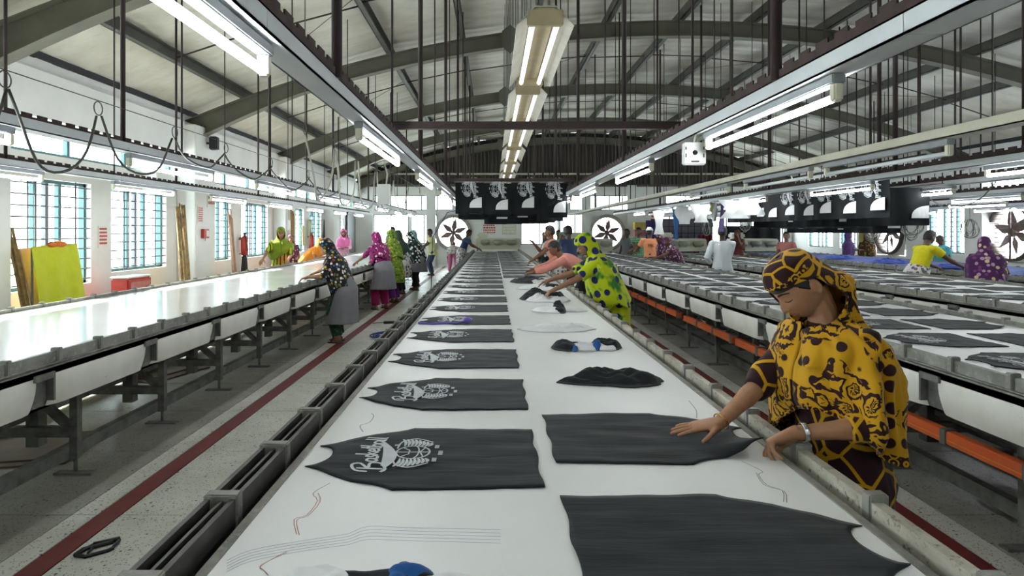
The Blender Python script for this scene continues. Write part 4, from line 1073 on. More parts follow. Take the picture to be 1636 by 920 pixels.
def person(pos, facing, label, H=1.55, lean=0, hp=0, hy=0, lh=None, rh=None, outfit=None, skin='#9a6b50', group=None, vox=.0105, feet=((-.07,0),(.07,0)),
           man=False, ldir=None, rdir=None, lpole=(-.5,-.4,-1), rpole=(.5,-.4,-1), detail=1, lcurl=(.3,.35,.3), rcurl=(.3,.35,.3), face=True, seed=None, knee=0.0, ln=None, rn=None,
           lkw={}, rkw={}, twist=0, cvox=None, side_lean=0, nose_dir=None):
    outfit = outfit or {}; seed = seed if seed is not None else random.uniform(0, 50)
    s = H/1.6; rz = R(facing)-math.pi/2
    root = empty('person', pos, rz, label, 'person', group)
    Mw = Matrix.Translation(Vector(pos)) @ Matrix.Rotation(rz, 4, 'Z'); Wi = Mw.inverted(); Wr = Matrix.Rotation(-rz, 3, 'Z')
    l = R(lean); X = Vector((1,0,0))
    Sd = Vector((math.sin(R(side_lean)), math.sin(l), math.cos(l))).normalized(); Fd = (Vector((0,1,0))-Sd*Sd.y).normalized()
    Sx = Fd.cross(Sd).normalized(); tw = Quaternion(Sd, R(twist)); Tx = tw @ Sx; Ty = tw @ Fd
    P = Vector((0, -.20*math.sin(l)*s, .845*s-knee*.1)); N = P+Sd*.49*s
    hr = Matrix.Rotation(R(hy), 3, 'Z'); ph = R(lean*.55+hp)
    Hr = hr @ Matrix.Rotation(-ph, 3, 'X'); nk = (Sd+Hr @ Vector((0,0,1))).normalized()
    Hc = N+nk*.075*s+Hr @ Vector((0,.012,.105))*s
    Hm = lambda p: Hc+Hr @ (Vector(p)*s)
    shw = .172 if man else .160
    sh = {-1: N-Sd*.035*s-Tx*shw*s, 1: N-Sd*.035*s+Tx*shw*s}
    body = MB()
    ring = lambda c, ax, ay, rx, ry, n=20: [c+ax*rx*math.cos(2*math.pi*k/n)+ay*ry*math.sin(2*math.pi*k/n) for k in range(n)]
    tor = [(-.09,.13,.10),(0,.165,.115),(.12,.145,.105),(.26,.135,.10),(.38,.155,.105),(.45,.14,.08),(.49,.07,.06)]
    body.rings([ring(P+Sd*a*s, (Sx*(1-max(0,a)/.5)+Tx*max(0,a)/.5).normalized(), (Fd*(1-max(0,a)/.5)+Ty*max(0,a)/.5).normalized(), b*s, c*s) for a,b,c in tor])
    body.tube([N-Sd*.04*s, N+nk*.05*s, Hc+Hr@Vector((0,-.02,-.06))*s], .05*s, 12, rr=[.062*s,.052*s,.055*s])
    nz = 26 if vox > .008 else 56; nph = 30 if vox > .008 else 72; hrs = []
    for i in range(nz+1):
        z = -.1148*math.cos(math.pi*i/nz); hrs.append([Hm(head_pt(z, -2*math.pi*k/nph)) for k in range(nph)])
    body.rings(hrs)
    for sx in (-1, 1):
        body.ell(Hm((sx*.075,-.008,-.006)), (.010*s,.016*s,.026*s), Hr, 10, 7)
        body.tube([Hm((sx*(.078+.010*math.sin(q)), -.008-.020*math.sin(q)*1.0, -.006+.030*math.cos(q))) for q in [math.pi*k_/8 for k_ in range(9)]], .0048*s, 6)
    arms = {}
    for sx, tg, dr, pole, cu, kw, nn_ in ((-1, lh, ldir, lpole, lcurl, lkw, ln), (1, rh, rdir, rpole, rcurl, rkw, rn)):
        if tg is None: T = sh[sx]+Vector((sx*.06, .05+.05*abs(sx), -.50))*s; d0 = Vector((0,.15,-1))
        else: T = Wi @ Vector(tg); d0 = None
        el, wr = ik(sh[sx], T, .285*s, .245*s, pole)
        fd = (wr-el).normalized()
        d = (Wr @ Vector(dr)).normalized() if dr else (d0 or fd)
        nrm = (Wr @ Vector(nn_)) if nn_ else (Vector((0,0,-1)) if abs(d.z) < .85 else Vector((-sx,0,0)))
        k_ = 1.0 if not man else 1.12
        body.tube([sh[sx]-Tx*sx*.05*s, sh[sx], (sh[sx]+el)/2, el, el+(wr-el)*.3, (el+wr)/2, wr], .04, 12, rr=[.05*s*k_,.05*s*k_,.042*s*k_,.036*s*k_,.037*s*k_,.031*s*k_,.0235*s*k_])
        hand_mesh(body, wr, d, nrm, sx < 0, s*(1.08 if not man else 1.12), cu, fr=.0088 if vox > .008 else .0080, nn=8 if vox > .008 else 12, **kw)
        arms[sx] = (sh[sx], el, wr)
    legs = {}
    for sx, (fx, fy) in ((-1, feet[0]), (1, feet[1])):
        hp_ = P+X*sx*.085*s-Vector((0,0,.03*s)); an = Vector((fx, fy, .075*s))
        kn, _ = ik(hp_, an, .40*s, .385*s, (0,1,0)); an2 = an
        legs[sx] = (hp_, kn, an2)
        body.tube([hp_, hp_*.6+kn*.4, kn, kn*.65+an2*.35, an2], .07, 14, rr=[.085*s,.075*s,.052*s,.052*s,.034*s])
        f_ = [(an2+Vector((0,-.045*s,-.035*s))),(an2+Vector((0,.0,-.03*s))),(an2+Vector((0,.07*s,-.052*s))),(an2+Vector((0,.15*s,-.062*s)))]
        body.tube(f_, .03, 10, rr=[.026*s,.036*s,.028*s,.012*s])
    bme = remesh(body, 'body', vox, smooth=1); link('body', bme, skin_mat(skin), root)
    cv = cvox or vox*1.15
    # face
    if face:
        hp_m = Matrix.Translation(Hc) @ Hr.to_4x4() @ Matrix.Scale(s, 4)
        def fadd(nm, mb, mat): 
            mb.v = [tuple(hp_m @ Vector(p)) for p in mb.v]; mb.build(nm, mat, root)
        off = .0015 if vox < .008 else .005
        fadd('lips', face_patch(lambda u, v: ((u-.5)*.046, -.069+(v-.5)*.020*math.sin(math.pi*(.08+.84*u))**.8-.001*math.cos((u-.5)*9)), 12, 6, off*.6), LIP)
        for sx in (-1,1):
            fadd('eyebrow', face_patch(lambda u, v: (sx*(.012+.040*u), .0245+.006*math.sin(u*2.6)-.004*u+(v-.5)*.008*(1-.5*u)), 8, 2, off), BROW)
            if detail >= 2:
                fadd('eyelash', face_patch(lambda u, v: (sx*(.017+.029*u), -.0035-.005*math.sin(math.pi*u)+(v-.5)*.0035), 10, 2, off), BROW)
            else:
                fadd('eye', face_patch(lambda u, v: (sx*(.020+.023*u), .001+(v-.5)*.011*math.sin(math.pi*(.1+.8*u))), 6, 3, off), EYED)
    # hair
    hz = outfit.get('hair', 'short' if man else 'under')
    def hair_mesh(g, zf, back=-.06, nape=True):
        m = MB(); nz_, n = (18, 36) if vox > .008 else (60, 120)
        vs = []; 
        for i in range(nz_+1):
            z = .1149-(.1149-back)*i/nz_
            for k in range(n+1):
                b = math.pi*2*k/n - math.pi   # 0 = front
                vs.append(Hm(head_pt(z, b, g)))
        fs = []
        for i in range(nz_):
            z = .1149-(.1149-back)*(i+.5)/nz_
            for k in range(n):
                b = abs(math.pi*2*(k+.5)/n-math.pi)
                lim = 0 if z > zf else R(62)+R(42)*min(1, (zf-z)/.07)
                if b >= lim: fs.append((i*(n+1)+k, i*(n+1)+k+1, (i+1)*(n+1)+k+1, (i+1)*(n+1)+k))
        m.add(vs, fs, True); return m
    if hz == 'short':
        o = hair_mesh(.012, .052).build('hair', HAIR, root); md = o.modifiers.new('t','SOLIDIFY'); md.thickness = .014; md.offset = -1
    elif hz == 'under':
        o = hair_mesh(.006, outfit.get('hair_z', .058), -.03).build('hair', HAIR, root); md = o.modifiers.new('t','SOLIDIFY'); md.thickness = .006; md.offset = -1
    if outfit.get('cap'):
        o = hair_mesh(.020, .03, .035).build('cap', outfit['cap'], root); md = o.modifiers.new('t','SOLIDIFY'); md.thickness = .006
    # tunic / shirt
    g = outfit.get('grow', .012)
    top = outfit.get('top'); hem = outfit.get('hem', .50 if not man else .80)*s
    bust = .0 if man else .022
    prof = [(.50,.055,.052,0),(.485,.085,.065,0),(.455,.15,.085,0),(.42,.172,.10,.004),(.35,.165,.112,bust),(.25,.148,.108,bust*.5),(.12,.150,.115,0),(0,.175,.128,-.008),(-.07,.185,.135,-.01)]
    def tunic_rings(grow, hem_z, flare=.05, n=40, amp=.010, start=0, bot=None):
        rs = []
        for (a, rx, ry, fy) in prof[start:]:
            w_ = max(0,a)/.5; ax = (Sx*(1-w_)+Tx*w_).normalized(); ay = (Fd*(1-w_)+Ty*w_).normalized()
            if a < 0: ax, ay = X, (Fd+Vector((0,1,0))).normalized()
            rs.append(ring(P+Sd*a*s+Fd*fy*s, ax, ay, (rx+grow)*s, (ry+grow)*s, n))
        c0 = P-Sd*.07*s; z0 = c0.z; steps = 7
        fc = (legs[-1][2]+legs[1][2])/2; spreadx = abs(legs[1][2].x-legs[-1][2].x)/2; spready = abs(legs[1][2].y-legs[-1][2].y)/2
        if hem_z < z0-.02:
            for i in range(1, steps+1):
                u = i/steps; z = z0+(hem_z-z0)*u; lam = (z0-z)/z0
                c = Vector((c0.x+(fc.x-c0.x)*lam*.8, c0.y+(fc.y-c0.y)*lam*.8, z)); rr = []
                for k in range(n):
                    a = 2*math.pi*k/n; rip = 1+amp*8*u*(.5*math.sin(a*9+seed)+.3*math.sin(a*14+seed*2))*.35
                    rx = (.185+grow+flare*u+max(0,spreadx-.08)*lam)*s*rip; ry = (.135+grow+flare*1.1*u+spready*lam)*s*rip
                    rr.append(c+X*rx*math.cos(a)+Vector((0,1,0))*ry*math.sin(a))
                rs.append(rr)
        return rs
    if top is not None:
        m = MB(); m.rings(tunic_rings(g, hem, outfit.get('flare', .05)))
        sl = outfit.get('sleeve', .55)            # 0..1 upper arm only, up to 2 full length
        for sx in (-1,1):
            a, e, w = arms[sx]; sl_ = sl[0 if sx < 0 else 1] if isinstance(sl, tuple) else sl
            sk = outfit.get('slim', 1.0); pts = [a-Tx*sx*.07*s, a, (a+e)/2] ; rr = [.062*sk,.066*sk,.060*sk]
            if sl_ < 1: pts = pts[:2]+[a+(e-a)*sl_]; rr = [.062,.066,.063]
            else:
                pts.append(e); rr.append(.052)
                if sl_ > 1: pts += [e+(w-e)*(sl_-1)*.5, e+(w-e)*(sl_-1)]; rr += [.050,.046 if sl_ < 1.9 else .036]
            m.tube(pts, .05, 16, rr=[q*s*(1.0 if not man else 1.08) for q in rr])
        me = remesh(m, 'top', cv, outfit.get('fold', .007), seed, 2); link('shirt' if man else 'tunic', me, top, root)
    if outfit.get('pants') is not None:
        m = MB(); pr = outfit.get('pr', (.098,.082,.070,.060))
        for sx in (-1,1):
            hp_, kn, an = legs[sx]; en = an+(kn-an)*outfit.get('cuff', .06)
            m.tube([hp_+Vector((0,0,.05*s)), (hp_+kn)/2, kn, (kn+en)/2, en], .08, 18, rr=[pr[0]*s, pr[1]*s*1.05, pr[1]*s, pr[2]*s, pr[3]*s])
        m.rings([ring(P+Vector((0,0,a*s)), X, Vector((0,1,0)), rx*s, ry*s) for a,rx,ry in ((-.12,.15,.11),(-.05,.182,.13),(.06,.172,.122),(.11,.155,.11))])
        link('trousers', remesh(m, 'pants', cv, .007, seed+3, 2), outfit['pants'], root)
    if outfit.get('skirt') is not None:
        m = MB(); m.rings(tunic_rings(g+.026, outfit.get('skirt_hem', .35)*s, outfit.get('skirt_flare', .05), amp=.014, start=6))
        link(outfit.get('skirt_name','apron'), remesh(m, 'skirt', cv, .006, seed+5, 2), outfit['skirt'], root)
    # hood and shawl
    if outfit.get('scarf') is not None:
        e = outfit.get('hood_open', 112); hv = outfit.get('hood', True); lo = outfit.get('drape', 1.0)
        Z = Hr @ Vector((0,0,1)); HX = Hr @ X; HY = Hr @ Vector((0,1,0)); rs = []
        el_ = outfit.get('ear', False); LA = {126:179,122:179,100:178,68:178,48:120,20:78,-30:72,-75:70,-110:76}
        def R_(c, ax, ay, rx, ry, A, dy=0.0, AL=None): rs.append(tuple(c)+tuple(ax)+tuple(ay)+(rx*s, ry*s, A, AL if (AL is not None and el_) else A))
        if hv:
            for (z, rx, ry, A, dy) in ((.126,.008,.01,179,-.005),(.122,.036,.048,179,-.004),(.100,.068,.083,179,-.002),(.068,.081,.098,178,0),(.048,.085,.101,150,-.004),(.02,.090,.108,e+4,-.004),(-.03,.092,.108,e,-.006),(-.075,.090,.102,e+10,-.008),(-.110,.088,.09,e+28,-.012)):
                R_(Hm((0, dy-(.026*sstep(.02,-.11,z) if el_ else 0), z)), HX, HY, rx, ry+(.028*sstep(.02,-.11,z) if el_ else 0), A, 0, LA[round(z*1000)])
            nb = N+nk*.045*s; R_(nb, (HX+Tx).normalized(), (HY+Ty).normalized(), .105, .108 if el_ else .090, 168, 0, 98)
            R_(N+nk*.015*s, Tx, Ty, .125, .098, 179.5, 0, 150)
        else:
            R_(N+nk*.04*s, Tx, Ty, .065, .065, 179.5); R_(N+nk*.01*s, Tx, Ty, .10, .08, 179.5)
        for (a, rx, ry) in ((-.012,.165,.108),(-.05,.205,.128),(-.11,.225,.148),(-.18,.225,.160),(-.25*lo,.222,.168),(-.32*lo,.215,.170)):
            gx = outfit.get('shawl_x', 1.0)
            R_(N+Sd*a*s+Fd*.012*s, Tx, Ty, rx*gx, ry*1.03*outfit.get('shawl_y', 1.0), 179.5)
        K = 5 if vox < .008 else 3; nb_ = 110 if vox < .008 else 44
        big = catmull(rs, K); vs = []; nr = len(big)
        for i, r_ in enumerate(big):
            c = Vector(r_[0:3]); ax = Vector(r_[3:6]); ay = Vector(r_[6:9]); rx, ry, A, AL = r_[9:13]; A = min(A, 179.6); AL = min(AL, 179.6); u = i/nr
            fa = outfit.get('folds', 1.6); amp = (.004+.030*max(0, u-.35))*fa
            for k in range(nb_+1):
                b = R(-AL+(A+AL)*k/nb_)
                fold = 1+amp*(math.sin(b*7+seed+u*5)+.7*math.sin(b*12+seed*2-u*4))+.09*fa*noise.noise((math.sin(b)*3+seed+u*3, math.cos(b)*3, u*6))*max(0,u-.25)+.011*fa*math.sin((11 if vox < .008 else 6)*b+9*u+5*noise.noise((math.sin(b)*1.5+seed, math.cos(b)*1.5, u*3)))*sstep(.32,.6,u)+.022*fa*(1-abs(noise.noise((math.sin(b)*3.5+u*5, math.cos(b)*3.5+u*3, u*7+seed)))*3)*sstep(.3,.55,u)
                p = c+ax*rx*math.sin(b)*fold-ay*ry*math.cos(b)*fold
                if u > .8: p.z -= (u-.8)*s*(.35*math.sin(b*2+seed)+.35*math.sin(b*1.0+seed*1.7)+.1)*outfit.get('uneven', 1)
                vs.append(p)
        m = MB(); w_ = nb_+1
        m.add(vs, [(j*w_+k, j*w_+k+1, (j+1)*w_+k+1, (j+1)*w_+k) for j in range(nr-1) for k in range(nb_)], True)
        o = m.build('head_scarf' if hv else 'shawl', outfit['scarf'], root)
        if outfit.get('border'):
            o.data.materials.append(outfit['border']); nf = (nr-1)*nb_
            for q in range(nf-nb_*2, nf): o.data.polygons[q].material_index = 1
        md = o.modifiers.new('t','SOLIDIFY'); md.thickness = .006*s; md.offset = 0
    if outfit.get('sandals', True):
        for sx in (-1,1):
            an = legs[sx][2]; m = MB(); c = an+Vector((0,.045*s,-.066*s))
            m.prism([(c.x+.038*s*math.cos(a)*(1 if math.sin(a) > 0 else .85), c.y+.125*s*math.sin(a)) for a in [2*math.pi*k/16 for k in range(16)]], .001, .016)
            m.tube([(c.x-.034*s, c.y+.05*s, .016),(c.x-.02*s, c.y+.055*s, .055*s),(c.x+.02*s, c.y+.055*s, .055*s),(c.x+.034*s, c.y+.05*s, .016)], .008, 6)
            m.build('sandal', plain('brown_sandal','#4a3b33',.6), root)
    return root, dict(P=P, N=N, Hc=Hc, Hr=Hr, Hm=Hm, arms=arms, s=s, Mw=Mw, legs=legs, Sd=Sd, Fd=Fd, Tx=Tx, Ty=Ty)

# fabrics with printed patterns (flat print, so procedural colour)
def fab(name, build, fold=.3, scale_bump=12):
    if name in _mc: return _mc[name]
    t = NT(name); col = build(t); t.bump(t.noise(scale_bump, 3, .5, t.map((1,1,.4))), fold, .02)
    t.b.inputs['Sheen Weight'].default_value = .1
    _mc[name] = t.out(col, .8, 0, .2); return _mc[name]
MAR = srgb('#2a1216'); YEL = srgb('#bd8c12'); YEL2 = srgb('#946a0d')
def giraffe(t, sc=13, src=None, w=.055, dark=MAR, lite=YEL):
    co = src or t.co(); nz = t.n('ShaderNodeTexNoise', Scale=4.0); t.l(co, nz.inputs['Vector'])
    mx = t.n('ShaderNodeMix', data_type='VECTOR'); mx.inputs[0].default_value = .05
    t.l(co, mx.inputs[4]); t.l(nz.outputs['Color'], mx.inputs[5])
    v = t.n('ShaderNodeTexVoronoi', feature='DISTANCE_TO_EDGE', Scale=sc); t.l(mx.outputs[1], v.inputs['Vector'])
    return t.mix(t.ramp(v.outputs['Distance'], [(w, W1), (w+.02, K1)]), dark, lite)
def spots(t, sc, r, base, spot, src=None, rnd=.6):
    v = t.vor(sc, 'F1', src or t.co(), rnd); return t.mix(t.ramp(v['Distance'], [(r, W1), (r+.04, K1)]), base, spot)
def warp(t, amt, sc):
    nz = t.n('ShaderNodeTexNoise', Scale=float(sc)); t.l(t.co(), nz.inputs['Vector'])
    mx = t.n('ShaderNodeMix', data_type='VECTOR'); mx.inputs[0].default_value = amt
    t.l(t.co(), mx.inputs[4]); t.l(nz.outputs['Color'], mx.inputs[5]); return mx.outputs[1]
def swirls(t, sc, base, ink, k=46.0, src=None, petals=9):
    """flower and curl motifs: rings round scattered centres with petals"""
    co = src or warp(t, .05, 14); v = t.vor(sc, 'SMOOTH_F1', co, .9); d = v['Distance']
    sub = t.n('ShaderNodeVectorMath', operation='SUBTRACT'); mul = t.n('ShaderNodeVectorMath', operation='SCALE'); mul.inputs['Scale'].default_value = 1.0
    t.l(co, sub.inputs[0]); t.l(v['Position'], mul.inputs[0]); t.l(mul.outputs[0], sub.inputs[1])
    sp = t.n('ShaderNodeSeparateXYZ'); t.l(sub.outputs[0], sp.inputs[0])
    hx = t.math('ADD', sp.outputs[0], sp.outputs[1]); ang = t.math('ARCTAN2', sp.outputs[2], hx)
    pet = t.math('MULTIPLY', t.math('COSINE', t.math('MULTIPLY', ang, petals)), .6)
    spir = t.math('SINE', t.math('ADD', t.math('MULTIPLY', d, k), t.math('ADD', ang, pet)))
    line = t.ramp(t.math('MULTIPLY_ADD', spir, .5, .5), [(.33, W1), (.41, K1)])
    pd = t.ramp(t.math('ADD', d, t.math('MULTIPLY', pet, .06)), [(.20, W1), (.23, K1)])
    c = t.mix(line, base, ink)
    fl_ = t.mix(t.ramp(t.math('SINE', t.math('MULTIPLY', ang, petals)), [(.2, K1), (.35, W1)]), ink, base)
    c = t.mix(t.math('MULTIPLY', pd, t.ramp(d, [(.07, K1), (.09, W1)])), c, fl_)
    return c
def scarf_main(t):
    co = t.co(); a = giraffe(t, 15, co, .06); a2 = giraffe(t, 16, co, .055); b = spots(t, 17, .31, YEL, MAR, co, .55); c = swirls(t, 17, YEL, MAR, 30)
    n = t.noise(6.5, 1, .3, t.map((1,1,.8), (3.3,1.2,.4)))
    sp = t.n('ShaderNodeSeparateXYZ'); t.l(co, sp.inputs[0])
    m1 = t.ramp(n, [(.545, K1), (.55, W1)])
    col = t.mix(m1, c, b)
    top_ = t.math('GREATER_THAN', sp.outputs[2], 1.405); n2 = t.ramp(t.noise(6.5, 1, .3), [(.56, K1), (.565, W1)])
    col2 = t.mix(n2, a, c)
    cap_ = t.math('MULTIPLY', t.math('GREATER_THAN', sp.outputs[2], 1.30), t.math('GREATER_THAN', sp.outputs[1], .115))
    return t.mix(cap_, t.mix(top_, col, col2), a2)
F_SC = fab('yellow_maroon_scarf_print', scarf_main)
F_TU = fab('maroon_giraffe_print', lambda t: giraffe(t, 11, None, .045))
def border(t):
    co = t.map((1,1,1)); v = t.vor(38, 'F1', co, .0); return t.mix(t.ramp(t.math('SINE', t.math('MULTIPLY', v['Distance'], 16.0)), [(.3,K1),(.42,W1)]), MAR, YEL)
F_BO = fab('ring_border_print', border)
F_DOT = fab('lime_dotted_print', lambda t: spots(t, 9, .34, t.mix(t.ramp(t.noise(6,2), [(.53,K1),(.62,W1)]), srgb('#abb80f'), srgb('#2f7026')), srgb('#1b2456'), None, .55))
def multi(name, base, cols, sc=22):
    def b(t):
        v = t.n('ShaderNodeTexVoronoi', Scale=sc); t.l(t.co(), v.inputs['Vector']); sp = t.n('ShaderNodeSeparateColor'); t.l(v.outputs['Color'], sp.inputs[0])
        r = t.ramp(sp.outputs[0], [(i/len(cols), srgb(c)) for i, c in enumerate(cols)], 'CONSTANT')
        return t.mix(t.ramp(v.outputs['Distance'], [(.42, W1), (.48, K1)]), srgb(base), r)
    return fab(name, b)
F_MUL = multi('black_multicolour_print', '#221d22', ['#c9a52e','#2f6a9a','#221d22','#d8d3c4','#8a4a22','#6a6a2a'], 24)
F_MAG = multi('magenta_paisley_print', '#8a1f62', ['#e0d8dc','#8a1f62','#3a1a2c','#c86aa0'], 20)
F_BW = multi('black_white_flower_print', '#14171a', ['#d9dcd8','#14171a','#d9dcd8','#2c5c4a'], 15)
F_WB = multi('white_grey_flower_print', '#cfcdca', ['#6a6266','#cfcdca','#8a5a5a','#5a5a6a'], 16)
F_GRN = multi('green_leaf_print', '#6f8a2c', ['#3f5a20','#a8b23c','#6f8a2c','#c0b060'], 20)
F_PUR = multi('purple_flower_print', '#4a2450', ['#a888a0','#4a2450','#6f3a6a','#c8b08a'], 16)
F_PW = multi('plum_white_print', '#5a3448', ['#c8bcc0','#5a3448','#8a6a78'], 22)
def waves(t):
    w = t.n('ShaderNodeTexWave', Scale=3.4, Distortion=5.0, Detail=1.0); w.inputs['Scale'].default_value = 3.2; w.inputs['Distortion'].default_value = 4.5; t.l(t.map((1.3,1.3,.8)), w.inputs['Vector'])
    n = t.noise(3.5, 1)
    c = t.mix(t.ramp(n, [(.48,K1),(.55,W1)]), srgb('#a3b41c'), srgb('#d08a42'))
    return t.mix(t.ramp(w.outputs['Fac'], [(.20,W1),(.27,K1)]), c, srgb('#3a2f14'))
F_WAV = fab('lime_orange_wave_print', waves)
F_LIME = cloth('lime_scarf_cloth', '#7c8c1f', .3)
F_ORG = cloth('orange_cloth', '#e08a2c', .2); F_PNK = cloth('pink_cloth', '#d9a6c4', .1); F_PNK2 = cloth('deep_pink_cloth', '#d873a8', .1)
F_GREY = cloth('grey_apron_cloth', '#7c7b80', .1, .4); F_DG = multi('dark_green_print', '#24402f', ['#3f6a4c','#24402f','#2f5a52'], 26)
F_MGT = cloth('magenta_trouser_cloth', '#9a1c52', .15); F_PRP = cloth('purple_trouser_cloth', '#5a1f6a', .15)
F_BLK = cloth('black_cloth_wear', '#1d1d20', .2); F_SAL = cloth('salmon_shirt_cloth', '#d28a7c', .08, .4); F_NAVY = cloth('navy_shirt_cloth', '#3a4668', .15)
F_ORS = cloth('orange_tee_cloth', '#eda070', .08); F_WHT = cloth('white_shirt_cloth', '#d3d8da', .06, .5); F_YLW = cloth('yellow_tee_cloth', '#cfc41f', .1)
F_TEAL = cloth('teal_cloth', '#4fa3ad', .15); F_RBL = cloth('royal_blue_shorts', '#2b3cb4', .1); F_PLM = cloth('purple_scarf_cloth', '#5f4378', .2)
F_BRN = multi('brown_yellow_print', '#4c3526', ['#8a7a3c','#4c3526','#a8923c'], 20); F_CRM = cloth('pale_yellow_shirt', '#d6d49a', .08); F_TLS = multi('teal_grey_print','#7aa3a0',['#c8d0cc','#7aa3a0','#5a7a80'],18)
def check(t):
    w1 = t.n('ShaderNodeTexWave', Scale=5.0); w1.bands_direction = 'X'; w2 = t.n('ShaderNodeTexWave', Scale=5.0); w2.bands_direction = 'Z'
    for w in (w1, w2): w.inputs['Scale'].default_value = 7; t.l(t.co(), w.inputs['Vector'])
    c = t.mix(t.ramp(w1.outputs['Fac'], [(.45,K1),(.55,W1)]), srgb('#4f9a6a'), srgb('#8fc79a'))
    return t.mix(t.ramp(w2.outputs['Fac'], [(.75,K1),(.8,W1)]), c, srgb('#2c5a48'))
F_CHK = fab('green_check_shirt', check)

# ---- foreground woman
wf_, J = person((1.160, 2.12, 0), 184, 'woman in a yellow and maroon headscarf peeling a cut panel at the table edge', H=1.485, lean=6, hp=37, hy=0, twist=8,
  rh=(.760,2.10,.905), lh=(.935,1.935,.925), rdir=(-.95,.0,-.16), ldir=(-.86,.12,-.42), rn=(-.12,.0,-1), ln=(-.45,-.25,-.85),
  rcurl=(-.06,.12,.08), lcurl=((.55,.9,.45),(.75,.8,.4),(.95,.7,.4),(1.05,.7,.4)), rkw=dict(spread=.15, thumb=(.9,.10)), lkw=dict(spread=.05, thumb=(.30,.45), tcurl=.2),
  rpole=(.5,-.3,-1), lpole=(-.3,-.9,-.8), vox=.0045, cvox=.007, detail=2, skin='#a87c5c', seed=4.2,
  outfit=dict(top=F_TU, grow=.010, pr=(.088,.075,.062,.055), hair_z=.036, hem=.40, sleeve=(1.30,1.12), flare=.0, pants=fab('maroon_yellow_trouser_print', lambda t: spots(t, 12, .33, YEL2, MAR)), scarf=F_SC, border=F_BO, hood_open=142, ear=True, drape=1.2, shawl_x=1.10, shawl_y=.90, slim=.86, fold=.009, uneven=1.1, folds=2.8))
Hm_ = J['Hm']
band = MB(); band.grid(lambda u, v: Hm_(head_pt(.051+.016*v, math.pi*(-.60+1.2*u), .0205-.002*v)), 40, 3); band.f = [tuple(reversed(f)) for f in band.f]
o = band.build('scarf_border', F_BO, wf_); md = o.modifiers.new('t','SOLIDIFY'); md.thickness = .003
for sx, mt, w_, off in ((1,'gold',.0025,.012),(-1,'silver',.008,.028)):
    a_, e_, w0 = J['arms'][sx]; d_ = (w0-e_).normalized(); c_ = w0-d_*off; u_ = d_.orthogonal().normalized(); v_ = d_.cross(u_); m = MB(); n = 28; rs = []
    for k in range(n+1):
        an = 2*math.pi*k/n; rd = u_*math.cos(an)+v_*math.sin(an); r0 = .0285+(.0012*math.sin(k*2.5) if sx < 0 else 0)
        rs.append([c_+rd*(r0+.0022*math.cos(q))+d_*w_*math.sin(q) for q in [2*math.pi*i/8 for i in range(8)]])
    m.rings(rs, False); m.build('bracelet', M[mt], wf_)
MB().ell(Hm_((-.0175, face_y(-.0175,-.036)+.002, -.036)), (.0028,)*3, nu=10, nv=7).build('nose_stud', M['gold'], wf_)
# ---- others, nearest first
def P_(pos, facing, label, **k): return person(pos, facing, label, **k)
of = lambda **k: k
P_((1.17, 6.45, 0), 178, 'woman in a lime scarf with blue dots reaching over the middle table', H=1.56, lean=22, hp=22, rh=(.56,6.7,1.0), lh=(.62,6.2,.97), vox=.011,
   outfit=of(top=F_DOT, hem=.42, sleeve=.9, pants=F_DOT, scarf=F_DOT, drape=1.7, shawl_x=1.15, uneven=2), skin='#8a6248')
P_((1.40, 10.3, 0), 180, 'man in a salmon shirt bending far over the middle table', H=1.66, lean=62, hp=-8, man=True, rh=(.66,10.5,.90), lh=(.60,10.0,.88), vox=.012,
   outfit=of(top=F_SAL, hem=.80, sleeve=1.9, pants=F_BLK), skin='#7d563f', twist=-8)
P_((1.25, 12.6, 0), 178, 'man in a pink and orange shirt raising a forearm behind the bent man', H=1.64, lean=12, man=True, rh=(.85,12.7,1.28), lh=(.75,12.3,.95), outfit=of(top=cloth('coral_shirt','#d98a72'), hem=.80, sleeve=.6, skirt=F_WB, skirt_hem=.2, skirt_name='lungi'), skin='#7d563f')
P_((1.22, 14.3, 0), 215, 'woman in a dark scarf behind the bent man, facing the camera', H=1.50, outfit=of(top=F_BW, pants=F_BLK, scarf=F_WB), skin='#8a6248')
P_((1.66, 14.7, 0), 225, 'woman in a teal and grey scarf beside the dark scarfed one', H=1.50, outfit=of(top=F_TLS, pants=F_BLK, scarf=F_TLS), skin='#8a6248')
P_((1.66, 13.4, 0), 120, 'man in a navy shirt standing with his back to the camera', H=1.64, lean=8, man=True, lh=(1.4,13.7,1.1), rh=(1.8,13.6,1.05), outfit=of(top=F_NAVY, hem=.8, sleeve=.6, pants=F_BLK), skin='#5d4030')
P_((1.95, 16.5, 0), 200, 'man in a violet shirt seen just right of the dotted lime scarf', H=1.63, man=True, outfit=of(top=cloth('violet_shirt','#5c5488'), hem=.8, sleeve=.6, pants=F_BLK), skin='#5d4030')
P_((2.0, 19.0, 0), 250, 'boy in a mint green shirt facing the camera far off', H=1.55, man=True, outfit=of(top=cloth('mint_shirt','#8fc0a8'), hem=.8, sleeve=.6, pants=F_BLK), skin='#7d563f')
P_((4.02, 20.9-2.2, 0), 215, 'man in a dark vest over white, left of the green check shirt', H=1.58, man=True, outfit=of(top=cloth('grey_vest','#6b6e70'), hem=.8, sleeve=.6, pants=F_BLK), skin='#4d3628')
P_((4.12, 17.6, 0), 240, 'man in a green checked shirt facing the camera', H=1.62, man=True, lean=6, lh=(3.7,17.3,.92), rh=(3.95,17.0,.95), outfit=of(top=F_CHK, hem=.8, sleeve=.6, pants=F_BLK), skin='#6d4a36')
r, j = P_((4.08, 16.2, 0), 85, 'man in an orange tee and white cap seen from behind', H=1.62, man=True, lean=14, lh=(3.75,16.6,1.0), rh=(4.4,16.6,1.0), face=False, outfit=of(top=F_ORS, hem=.84, sleeve=.6, pants=F_RBL, cap=M['white_cloth']), skin='#5d4030')
